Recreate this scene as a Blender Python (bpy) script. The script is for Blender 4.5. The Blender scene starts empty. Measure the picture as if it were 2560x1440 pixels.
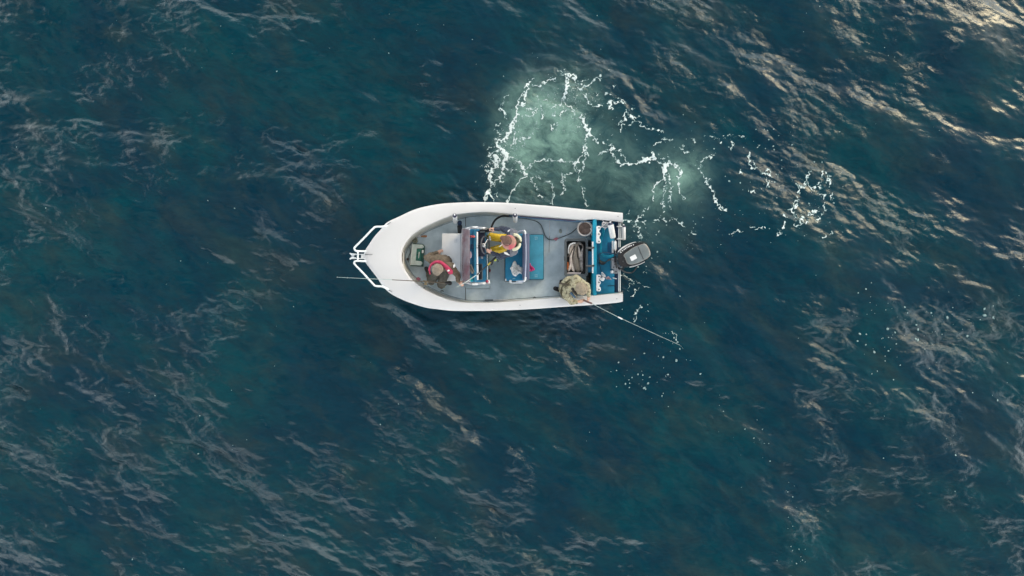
import bpy, bmesh, math, random
import numpy as np
from mathutils import Vector, Matrix, Quaternion, Euler

random.seed(11)
R = math.radians
SC = bpy.context.scene
COL = SC.collection

# ------------------------------------------------------------------ camera
H = 16.6            # metres above the water
FOC = 1727.0        # focal length in pixels of the 2560 px wide photograph
cam = bpy.data.cameras.new('camera')
camo = bpy.data.objects.new('camera', cam); COL.objects.link(camo)
camo.location = (0, 0, H); camo.rotation_euler = (0, 0, 0)
cam.sensor_width = 36.0; cam.lens = 36.0 * FOC / 2560.0
cam.clip_start = 0.1; cam.clip_end = 6000
SC.camera = camo

# ------------------------------------------------------------------ light
SUN_EL, SUN_AZ = R(30), R(38)      # azimuth measured from +x towards +y (upper right of the picture)
world = bpy.data.worlds.new('World'); SC.world = world; world.use_nodes = True
wn = world.node_tree; wn.nodes.clear()
def WN(t, **k):
    n = wn.nodes.new(t)
    for a, b in k.items(): setattr(n, a, b)
    return n
sky = WN('ShaderNodeTexSky', sky_type='NISHITA', sun_disc=False)
sky.sun_elevation = SUN_EL; sky.sun_rotation = math.pi / 2 - SUN_AZ
sky.air_density = 1.0; sky.dust_density = 3.0; sky.ozone_density = 1.0
tc = WN('ShaderNodeTexCoord')
mp = WN('ShaderNodeMapping'); mp.inputs['Scale'].default_value = (1, 1, 2.2)
nz = WN('ShaderNodeTexNoise'); nz.inputs['Scale'].default_value = 3.2; nz.inputs['Detail'].default_value = 7; nz.inputs['Roughness'].default_value = .58
rp = WN('ShaderNodeValToRGB'); rp.color_ramp.elements[0].position = .43; rp.color_ramp.elements[1].position = .53
rp.color_ramp.elements[0].color = (.0, .0, .0, 1); rp.color_ramp.elements[1].color = (1, 1, 1, 1)
sepd = WN('ShaderNodeSeparateXYZ')
mr = WN('ShaderNodeMapRange'); mr.inputs['From Min'].default_value = .38; mr.inputs['From Max'].default_value = .74; mr.interpolation_type = 'SMOOTHSTEP'
mr.inputs['To Min'].default_value = 37.0; mr.inputs['To Max'].default_value = 4.0
ccol = WN('ShaderNodeVectorMath', operation='SCALE'); ccol.inputs[0].default_value = (.97, 1.0, .98)
mx = WN('ShaderNodeMix', data_type='RGBA')
bg = WN('ShaderNodeBackground'); bg.inputs['Strength'].default_value = .10
out = WN('ShaderNodeOutputWorld')
L = wn.links.new
L(tc.outputs['Generated'], mp.inputs['Vector']); L(mp.outputs['Vector'], nz.inputs['Vector'])
L(nz.outputs['Fac'], rp.inputs['Fac']); L(tc.outputs['Generated'], sepd.inputs[0])
L(sepd.outputs['Z'], mr.inputs['Value']); L(mr.outputs['Result'], ccol.inputs['Scale'])
L(rp.outputs['Color'], mx.inputs[0]); L(sky.outputs['Color'], mx.inputs[6]); L(ccol.outputs[0], mx.inputs[7])
L(mx.outputs[2], bg.inputs['Color']); L(bg.outputs['Background'], out.inputs['Surface'])

sl = bpy.data.lights.new('sun', 'SUN'); sl.energy = .62; sl.angle = R(13); sl.color = (1, .82, .48)
so = bpy.data.objects.new('sun', sl); COL.objects.link(so)
sd = Vector((math.cos(SUN_EL) * math.cos(SUN_AZ), math.cos(SUN_EL) * math.sin(SUN_AZ), math.sin(SUN_EL)))
so.rotation_euler = sd.to_track_quat('Z', 'Y').to_euler(); so.location = sd * 60

SC.view_settings.view_transform = 'Standard'; SC.view_settings.look = 'None'
SC.view_settings.exposure = 0.28; SC.view_settings.gamma = 1.0
SC.view_settings.use_curve_mapping = False
SC.render.engine = 'CYCLES'

# ------------------------------------------------------------------ helpers
def W(px, py, z):
    """a point seen at pixel (px, py) of the photograph and standing at height z"""
    s = (H - z) / FOC
    return Vector(((px - 1280) * s, -(py - 720) * s, z))

def tag(o, label=None, cat=None, group=None, kind=None):
    if label: o['label'] = label
    if cat: o['category'] = cat
    if group: o['group'] = group
    if kind: o['kind'] = kind
    return o

def empty(name, loc, label=None, cat=None, group=None, parent=None):
    o = bpy.data.objects.new(name, None); COL.objects.link(o)
    o.empty_display_size = .1
    if parent is not None:
        o.parent = parent; o.location = Vector(loc) - wloc(parent)
    else: o.location = loc
    return tag(o, label, cat, group)

def wloc(o):
    v = Vector((0, 0, 0))
    while o is not None:
        v += Vector(o.location); o = o.parent
    return v

def link(name, me, mat, parent=None, smooth=True, loc=None):
    """mesh given in world coordinates; re-centred on loc (or its own base) or on its parent's frame"""
    o = bpy.data.objects.new(name, me); COL.objects.link(o)
    if me.materials: pass
    elif mat is not None: me.materials.append(mat)
    n = len(me.vertices)
    if n:
        co = np.empty(n * 3, np.float32); me.vertices.foreach_get('co', co); co = co.reshape(-1, 3)
        c = (co.min(0) + co.max(0)) / 2; c[2] = co[:, 2].min()
        if loc is not None: c = np.array(loc, np.float32)
        co -= c; me.vertices.foreach_set('co', co.ravel()); me.update()
        o.location = Vector([float(v) for v in c]) - (wloc(parent) if parent is not None else Vector((0, 0, 0)))
    if parent is not None: o.parent = parent
    if smooth is not None:
        me.polygons.foreach_set('use_smooth', [bool(smooth)] * len(me.polygons))
    return o

def from_bm(name, bm, mat, parent=None, smooth=True, loc=None, auto=None):
    me = bpy.data.meshes.new(name)
    bmesh.ops.recalc_face_normals(bm, faces=bm.faces)
    if auto is not None:
        for e in bm.edges:
            if len(e.link_faces) == 2 and e.calc_face_angle(0) > auto: e.smooth = False
    bm.to_mesh(me); bm.free()
    return link(name, me, mat, parent, smooth, loc)

def pydata(name, v, f, mat, parent=None, smooth=True, loc=None):
    me = bpy.data.meshes.new(name); me.from_pydata([tuple(p) for p in v], [], f); me.update()
    return link(name, me, mat, parent, smooth, loc)

def catmull(P, n=6, closed=False):
    P = [Vector(p) for p in P]; m = len(P); o = []
    if m < 3: return P
    rng = range(m if closed else m - 1)
    for i in rng:
        if closed: a, b, c, d = P[(i - 1) % m], P[i], P[(i + 1) % m], P[(i + 2) % m]
        else: a, b, c, d = P[max(i - 1, 0)], P[i], P[i + 1], P[min(i + 2, m - 1)]
        for k in range(n):
            t = k / n
            o.append(.5 * ((2 * b) + (c - a) * t + (2 * a - 5 * b + 4 * c - d) * t * t + (3 * b - a - 3 * c + d) * t ** 3))
    if not closed: o.append(P[-1])
    return o

def add_tube(bm, pts, r, seg=8, closed=False, cap=True):
    pts = [Vector(p) for p in pts]
    rs = r if isinstance(r, (list, tuple)) else [r] * len(pts)
    if len(rs) != len(pts):
        rs = [rs[0] + (rs[-1] - rs[0]) * i / (len(pts) - 1) for i in range(len(pts))]
    n = len(pts); rings = []; up = None
    for i, p in enumerate(pts):
        a = pts[(i - 1) % n] if (closed or i > 0) else p
        b = pts[(i + 1) % n] if (closed or i < n - 1) else p
        t = (b - a)
        if t.length < 1e-9: t = Vector((0, 0, 1))
        t.normalize()
        if up is None: up = Vector((0, 0, 1)) if abs(t.z) < .9 else Vector((1, 0, 0))
        s = t.cross(up)
        if s.length < 1e-6: s = t.orthogonal()
        s.normalize(); u = s.cross(t); u.normalize(); up = u
        rings.append([bm.verts.new(p + (s * math.cos(2 * math.pi * k / seg) + u * math.sin(2 * math.pi * k / seg)) * rs[i]) for k in range(seg)])
    for i in range(n if closed else n - 1):
        A, B = rings[i], rings[(i + 1) % n]
        for k in range(seg):
            bm.faces.new((A[k], A[(k + 1) % seg], B[(k + 1) % seg], B[k]))
    if cap and not closed:
        bm.faces.new(rings[0][::-1]); bm.faces.new(rings[-1])

def tube(name, pts, r, mat, parent=None, seg=8, closed=False, smooth_n=0):
    if smooth_n:
        if isinstance(r, (list, tuple)) and len(r) == len(pts):
            q = catmull([(a, b, 0) for a, b in zip(r, r)], smooth_n, closed); r = [v.x for v in q]
        pts = catmull(pts, smooth_n, closed)
    bm = bmesh.new(); add_tube(bm, pts, r, seg, closed)
    return from_bm(name, bm, mat, parent, True, auto=1.0)

def add_prism(bm, poly, z0, z1, bev=0.0, seg=2, top_only=True):
    """poly: list of world (x,y); returns nothing"""
    n = len(poly)
    lo = [bm.verts.new((p[0], p[1], z0)) for p in poly]; hi = [bm.verts.new((p[0], p[1], z1)) for p in poly]
    ft = bm.faces.new(hi); bm.faces.new(lo[::-1])
    sides = [bm.faces.new((lo[i], lo[(i + 1) % n], hi[(i + 1) % n], hi[i])) for i in range(n)]
    if bev > 0:
        es = list(ft.edges)
        if not top_only:
            es = list({e for s in sides for e in s.edges})
        bmesh.ops.bevel(bm, geom=es, offset=bev, segments=seg, profile=.5, affect='EDGES')

def prism(name, pix, z0, z1, mat, parent=None, bev=0.0, seg=2, smooth=True, loc=None):
    """outline given in pixels as seen at height z1"""
    poly = [W(x, y, z1) for x, y in pix]
    bm = bmesh.new(); add_prism(bm, [(p.x, p.y) for p in poly], z0, z1, bev, seg)
    return from_bm(name, bm, mat, parent, smooth, loc, auto=.6)

def rrect(x0, y0, x1, y1, r=3, n=4):
    o = []
    for cx, cy, a0 in ((x1 - r, y1 - r, 0), (x0 + r, y1 - r, 90), (x0 + r, y0 + r, 180), (x1 - r, y0 + r, 270)):
        for k in range(n + 1):
            a = R(a0 + 90 * k / n); o.append((cx + r * math.cos(a), cy + r * math.sin(a)))
    return o

def rot_pts(pts, cx, cy, deg):
    a = R(deg); c, s = math.cos(a), math.sin(a)
    return [(cx + (x - cx) * c - (y - cy) * s, cy + (x - cx) * s + (y - cy) * c) for x, y in pts]

def lathe(name, prof, origin, axis, mat, parent=None, seg=20, auto=.7):
    """prof: (radius, distance along axis)"""
    bm = bmesh.new(); q = Vector((0, 0, 1)).rotation_difference(Vector(axis).normalized())
    rings = []
    for r, h in prof:
        rings.append([bm.verts.new(Vector(origin) + q @ Vector((r * math.cos(2 * math.pi * k / seg), r * math.sin(2 * math.pi * k / seg), h))) for k in range(seg)] if r > 1e-6
                     else [bm.verts.new(Vector(origin) + q @ Vector((0, 0, h)))])
    for A, B in zip(rings, rings[1:]):
        for k in range(seg):
            k2 = (k + 1) % seg
            f = [A[k % len(A)], A[k2 % len(A)], B[k2 % len(B)], B[k % len(B)]]
            g = []
            for v in f:
                if v not in g: g.append(v)
            if len(g) > 2: bm.faces.new(g)
    return from_bm(name, bm, mat, parent, True, auto=auto)

# ------------------------------------------------------------------ materials
MATS = {}
def mat(key, col, rough=.5, metal=0.0, var=.12, vscale=6.0, bump=0.0, bscale=60.0, alpha=1.0, spec=.5, col2=None, ramp=(.35, .65), coat=0, stretch=None):
    if key in MATS: return MATS[key]
    m = bpy.data.materials.new(key); m.use_nodes = True; nt = m.node_tree
    b = nt.nodes['Principled BSDF']
    b.inputs['Roughness'].default_value = rough; b.inputs['Metallic'].default_value = metal
    b.inputs['Specular IOR Level'].default_value = spec
    b.inputs['Coat Weight'].default_value = coat
    if alpha < 1: b.inputs['Alpha'].default_value = alpha
    t = nt.nodes.new('ShaderNodeTexCoord'); v = t.outputs['Object']
    if stretch:
        mpn = nt.nodes.new('ShaderNodeMapping'); mpn.inputs['Scale'].default_value = stretch
        nt.links.new(v, mpn.inputs['Vector']); v = mpn.outputs['Vector']
    n = nt.nodes.new('ShaderNodeTexNoise'); n.inputs['Scale'].default_value = vscale
    n.inputs['Detail'].default_value = 5; n.inputs['Roughness'].default_value = .6
    nt.links.new(v, n.inputs['Vector'])
    c = nt.nodes.new('ShaderNodeValToRGB')
    c.color_ramp.elements[0].position = ramp[0]; c.color_ramp.elements[1].position = ramp[1]
    a = col; bb = col2 if col2 else tuple(min(1, x * (1 - var) ** 2) for x in col)
    c.color_ramp.elements[0].color = (*bb, 1); c.color_ramp.elements[1].color = (*a, 1)
    nt.links.new(n.outputs['Fac'], c.inputs['Fac']); nt.links.new(c.outputs['Color'], b.inputs['Base Color'])
    if bump:
        n2 = nt.nodes.new('ShaderNodeTexNoise'); n2.inputs['Scale'].default_value = bscale; n2.inputs['Detail'].default_value = 4
        nt.links.new(v, n2.inputs['Vector'])
        bp = nt.nodes.new('ShaderNodeBump'); bp.inputs['Strength'].default_value = bump; bp.inputs['Distance'].default_value = .01
        nt.links.new(n2.outputs['Fac'], bp.inputs['Height']); nt.links.new(bp.outputs['Normal'], b.inputs['Normal'])
    MATS[key] = m
    return m

# ------------------------------------------------------------------ the sea
TL, TN = 28.0, 1120
DX = TL / TN
rng = np.random.default_rng(5)
def spec(lo, hi, direction, spread, seed, fine=2.0):
    """periodic random field with wavelengths lo..hi metres travelling along direction"""
    g = np.random.default_rng(seed)
    F = np.fft.fft2(g.standard_normal((TN, TN)))
    k = np.fft.fftfreq(TN, DX) * 2 * np.pi
    KX, KY = np.meshgrid(k, k); K = np.hypot(KX, KY) + 1e-9
    k0, k1 = 2 * np.pi / hi, 2 * np.pi / lo
    amp = np.where((K > k0 * .6) & (K < k1 * 1.6), K ** -fine, 0) * np.exp(-np.maximum(0, K / k1 - 1) ** 2 * 4) * np.exp(-np.maximum(0, 1 - K / k0) ** 2 * 20)
    if spread is not None:
        a = np.arctan2(KY, KX) - direction
        amp = amp * (np.abs(np.cos(a)) ** spread + .04)
    G = F * amp
    h = np.real(np.fft.ifft2(G)); s = h.std()
    dx = np.real(np.fft.ifft2(G * (-1j) * KX / K)) / s; dy = np.real(np.fft.ifft2(G * (-1j) * KY / K)) / s
    return h / s, dx, dy

def samp(A, x, y):
    """bilinear sample of a periodic tile at world x, y"""
    u = (x / DX) % TN; v = (y / DX) % TN
    i = np.floor(u).astype(int); j = np.floor(v).astype(int); fu = u - i; fv = v - j
    i0, j0 = i % TN, j % TN; i1, j1 = (i + 1) % TN, (j + 1) % TN
    return A[j0, i0] * (1 - fu) * (1 - fv) + A[j0, i1] * fu * (1 - fv) + A[j1, i0] * (1 - fu) * fv + A[j1, i1] * fu * fv

ax = np.arange(TN) * DX
GX, GY = np.meshgrid(ax, ax)
WD = R(67)                                     # waves run from the upper right
s1, s1x, s1y = spec(2.2, 6.0, WD, 4, 4, 2.0)
s2, s2x, s2y = spec(.8, 2.6, WD - .15, 3, 8, 2.0)
s3, s3x, s3y = spec(.22, .9, WD + .1, 3.5, 21, 1.9)
s4, s4x, s4y = spec(.08, .24, WD + .3, 2.0, 34, 1.6)
s5 = spec(.34, .85, WD - .08, 2.4, 71, 1.5)[0]
s6 = spec(.15, .42, WD + .22, 2.0, 72, 1.5)[0]
gust = spec(1.6, 9, 0, None, 55, 1.6)[0]
gust2 = spec(.7, 3.0, 0, None, 56, 1.4)[0]
WATER_A, WATER_B, WATER_CLOUD = (.000, .027, .049), (.000, .042, .057), (.028, .043, .039)
WATER_IOR = 1.40
cx = samp(gust, GX, GY)
lx = (GX + TL / 2) % TL - TL / 2; ly = (GY + TL / 2) % TL - TL / 2
calm = .48 * np.exp(-((lx + 9) / 5) ** 2 - ((ly + 5.5) / 3.5) ** 2) - .04 * np.exp(-((lx - 9) / 5) ** 2 - ((ly - 3.5) / 4) ** 2) + .1 * np.exp(-((lx - 12) / 1.6) ** 2 - ((ly - 6.6) / 1.3) ** 2) - .32 * np.exp(-((lx - 5) / 4.5) ** 2 - ((ly + 4) / 3.5) ** 2) - .38 * np.exp(-((lx + 8) / 5) ** 2 - ((ly - 3.5) / 3.2) ** 2) - .30 * np.exp(-((lx - 8.5) / 2.6) ** 2 - ((ly + 2.5) / 1.8) ** 2) + .25 * np.exp(-((lx - 11.8) / 1.2) ** 2 - ((ly + .2) / 2.5) ** 2)
gm = np.clip(.58 + calm + .38 * (gust + .7 * gust2), 0.28, 1.40)            # ruffled and slick patches
A1, A2, A3, A4 = .058, .032, .0125, .0034
CH = .85
dxx = CH * (A1 * s1x + A2 * s2x * 1.2 + A3 * s3x * gm * 2.0)
dyy = CH * (A1 * s1y + A2 * s2y * 1.2 + A3 * s3y * gm * 2.0)
base = A1 * s1 + A2 * s2 * (.55 + .45 * gm)
crest = (.78 - np.sqrt(s5 ** 2 + .004)) * .0112 + (.78 - np.sqrt(s6 ** 2 + .006)) * .0074      # sharp-backed wavelets
fine = A3 * s3 * gm + A4 * s4 * gm + crest * gm
hg = samp(base, GX - dxx, GY - dyy) + samp(fine, GX - dxx * .8, GY - dyy * .8)

def px2w(px, py): return (px - 1280) * H / FOC, -(py - 720) * H / FOC

def sea_extra(x, y):
    """ring waves pushed out by the boat's turn, and the slick patch in its wake"""
    cx, cy = px2w(1400, 420)
    r = np.hypot(x - cx, (y - cy)); a = np.arctan2(y - cy, x - cx)
    w = np.exp(-((r - 2.35) / .55) ** 2) * np.clip(np.sin(a + .15), 0, 1) ** 1.5
    e = .014 * np.cos((r + .12 * np.sin(a * 5)) * 2 * np.pi / .34) * w
    bx, by = px2w(1040, 690); u = (x - bx); v = (y - by)          # ridge added along the lower bow so the water mirrors the dark hull
    d = (u * .45 + v * .89) + .12 * u * u                        # distance across the bow's lower edge
    dc = d + .90 + .05 * samp(s2, x, y)
    e = e + (.075 + .02 * samp(s2, x * 1.7, y * 1.7)) * np.exp(-(dc / np.where(dc > 0, .17, .8)) ** 2) * np.exp(-((u) / .75) ** 2)
    return e

def blob(x, y, px, py, sx, sy, rot=0):
    cx, cy = px2w(px, py); s = H / FOC
    u, v = (x - cx) / s, -(y - cy) / s
    c, n = math.cos(R(rot)), math.sin(R(rot))
    return np.exp(-(((u * c + v * n) / sx) ** 2 + ((-u * n + v * c) / sy) ** 2))

def sea_h(x, y):
    sl = 1 - .55 * np.clip(blob(x, y, 1420, 390, 190, 130) + blob(x, y, 1680, 470, 110, 90), 0, 1)
    far = np.clip((13.5 - np.abs(x)) / .8, 0, 1) * np.clip((7.9 - np.abs(y)) / .5, 0, 1)
    return (samp(hg, x, y) * sl + sea_extra(x, y)) * far

def aeration(x, y):
    n = samp(gust2, x * 1.2, y * 1.2 + 3); n2 = samp(gust, x * 2.3 + 5, y * 2.3)
    a = .85 * blob(x, y, 1385, 335, 85, 100, 0) + .55 * blob(x, y, 1300, 400, 60, 90) + .6 * blob(x, y, 1300, 290, 50, 70) \
        + .45 * blob(x, y, 1400, 230, 90, 60) + .52 * blob(x, y, 1712, 430, 56, 66) + .45 * blob(x, y, 1640, 470, 70, 45) \
        + .22 * blob(x, y, 1490, 460, 170, 70) + .16 * blob(x, y, 1600, 560, 130, 60) + .25 * blob(x, y, 1530, 420, 90, 80)
    return np.clip(a * (.9 + .12 * n + .16 * n2), 0, 1)

nx, ny = 1088, 640
xs = (np.arange(nx) - (nx - 1) / 2) * DX; ys = (np.arange(ny) - (ny - 1) / 2) * DX
X, Y = np.meshgrid(xs, ys)
Z = sea_h(X, Y)
AER = aeration(X, Y)
co = np.stack([X, Y, Z], -1).reshape(-1, 3)
idx = np.arange(nx * ny).reshape(ny, nx)
q = np.stack([idx[:-1, :-1], idx[:-1, 1:], idx[1:, 1:], idx[1:, :-1]], -1).reshape(-1, 4)
# open water out to the horizon: rings of growing quads round the detailed patch
ring = [0]; per = [(i, 0) for i in range(0, nx - 1)] + [(nx - 1, j) for j in range(0, ny - 1)] + [(i, ny - 1) for i in range(nx - 1, 0, -1)] + [(0, j) for j in range(ny - 1, 0, -1)]
per = np.array([idx[j, i] for i, j in per]); pc = co[per]
vs = [co]; fs = [q]; prev = per; off = nx * ny
for s in (1.15, 1.6, 3, 8, 30, 160):
    c2 = pc * s; c2[:, 2] = 0
    cur = np.arange(len(per)) + off; off += len(per)
    vs.append(c2); fs.append(np.stack([prev, cur, np.roll(cur, -1), np.roll(prev, -1)], -1)); prev = cur
co = np.concatenate(vs).astype(np.float32); q = np.concatenate(fs).astype(np.int32)
me = bpy.data.meshes.new('sea')
me.vertices.add(len(co)); me.vertices.foreach_set('co', co.ravel())
me.loops.add(q.size); me.loops.foreach_set('vertex_index', q.ravel())
me.polygons.add(len(q)); me.polygons.foreach_set('loop_start', np.arange(0, q.size, 4, dtype=np.int32))
me.update(calc_edges=True)
me.polygons.foreach_set('use_smooth', np.ones(len(q), bool))
at = me.attributes.new('bubbles', 'FLOAT', 'POINT')
av = np.zeros(len(co), np.float32); av[:nx * ny] = AER.ravel(); at.data.foreach_set('value', av)
at = me.attributes.new('ruffle', 'FLOAT', 'POINT')
av = np.full(len(co), .5, np.float32); av[:nx * ny] = samp(gm, X, Y).ravel(); at.data.foreach_set('value', av)

mw = bpy.data.materials.new('sea_water'); mw.use_nodes = True; nt = mw.node_tree
pb = nt.nodes['Principled BSDF']
def MN(t, **k):
    n = nt.nodes.new(t)
    for a, b in k.items(): setattr(n, a, b)
    return n
ML = nt.links.new
geo = MN('ShaderNodeNewGeometry')
def mapping(rot, sc):
    m = MN('ShaderNodeMapping'); m.inputs['Rotation'].default_value = (0, 0, rot)
    ML(geo.outputs['Position'], m.inputs['Vector'])
    m2 = MN('ShaderNodeMapping'); m2.inputs['Scale'].default_value = sc
    ML(m.outputs['Vector'], m2.inputs['Vector']); return m2.outputs['Vector']
def noise(vec, sc, det=4, rough=.55, dist=0):
    n = MN('ShaderNodeTexNoise'); n.inputs['Scale'].default_value = sc; n.inputs['Detail'].default_value = det
    n.inputs['Roughness'].default_value = rough; n.inputs['Distortion'].default_value = dist
    ML(vec, n.inputs['Vector']); return n.outputs['Fac']
def ramp(fac, a, b, c0=(0, 0, 0), c1=(1, 1, 1)):
    r = MN('ShaderNodeValToRGB'); r.color_ramp.elements[0].position = a; r.color_ramp.elements[1].position = b
    r.color_ramp.elements[0].color = (*c0, 1); r.color_ramp.elements[1].color = (*c1, 1)
    ML(fac, r.inputs['Fac']); return r.outputs['Color']
def mixc(f, a, b):
    m = MN('ShaderNodeMix', data_type='RGBA')
    if isinstance(f, float): m.inputs[0].default_value = f
    else: ML(f, m.inputs[0])
    for s, v in ((6, a), (7, b)):
        if isinstance(v, tuple): m.inputs[s].default_value = (*v, 1)
        else: ML(v, m.inputs[s])
    return m.outputs[2]
big = mapping(0, (1, 1, 1)); 
f1 = noise(mapping(R(35), (.5, .8, 1)), .55, 6, .62, .6)
c_deep = mixc(ramp(f1, .40, .62), WATER_A, WATER_B)
f2 = noise(mapping(R(30), (.6, 1.1, 1)), .9, 10, .68, .4)
c_w = mixc(ramp(f2, .50, .64, (0, 0, 0), (.42, .42, .42)), c_deep, WATER_CLOUD)  # grey-brown patches painted in for cloud reflected on the water
f3 = noise(mapping(-WD, (1.0, .5, 1)), 3.2, 8, .7, .6)
c_w = mixc(ramp(f3, .40, .60, (.0, .0, .0), (.45, .45, .45)), c_w, (.000, .016, .030))
bub = MN('ShaderNodeAttribute', attribute_name='bubbles')
fb1 = noise(mapping(0, (1, 1, 1)), 2.0, 9, .66, 1.0)
mb = MN('ShaderNodeMapRange'); mb.inputs['From Min'].default_value = .30; mb.inputs['From Max'].default_value = .66; mb.inputs['To Min'].default_value = .25; mb.inputs['To Max'].default_value = 1.4; ML(fb1, mb.inputs['Value'])
mb2 = MN('ShaderNodeMath', operation='MULTIPLY'); ML(bub.outputs['Fac'], mb2.inputs[0]); ML(mb.outputs[0], mb2.inputs[1])
c_w = mixc(ramp(mb2.outputs[0], .0, 1.0), c_w, (.19, .33, .28))
ML(c_w, pb.inputs['Base Color'])
pb.inputs['Roughness'].default_value = .03
pb.inputs['IOR'].default_value = WATER_IOR
ruf = MN('ShaderNodeAttribute', attribute_name='ruffle')
b1 = noise(mapping(WD * -1 + .1, (1.0, .55, 1)), 8, 5, .62, .3)
b2 = noise(mapping(WD * -1 - .2, (1.0, .6, 1)), 22, 4, .6, .3)
mm = MN('ShaderNodeMath', operation='MULTIPLY'); ML(ruf.outputs['Fac'], mm.inputs[0]); mm.inputs[1].default_value = 1.0
bp1 = MN('ShaderNodeBump'); bp1.inputs['Distance'].default_value = .026; ML(b1, bp1.inputs['Height']); ML(mm.outputs[0], bp1.inputs['Strength'])
bp2 = MN('ShaderNodeBump'); bp2.inputs['Distance'].default_value = .006; ML(b2, bp2.inputs['Height']); ML(mm.outputs[0], bp2.inputs['Strength'])
ML(bp1.outputs['Normal'], bp2.inputs['Normal']); ML(bp2.outputs['Normal'], pb.inputs['Normal'])
sea = bpy.data.objects.new('sea', me); COL.objects.link(sea); me.materials.append(mw)
tag(sea, kind='structure')
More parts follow.
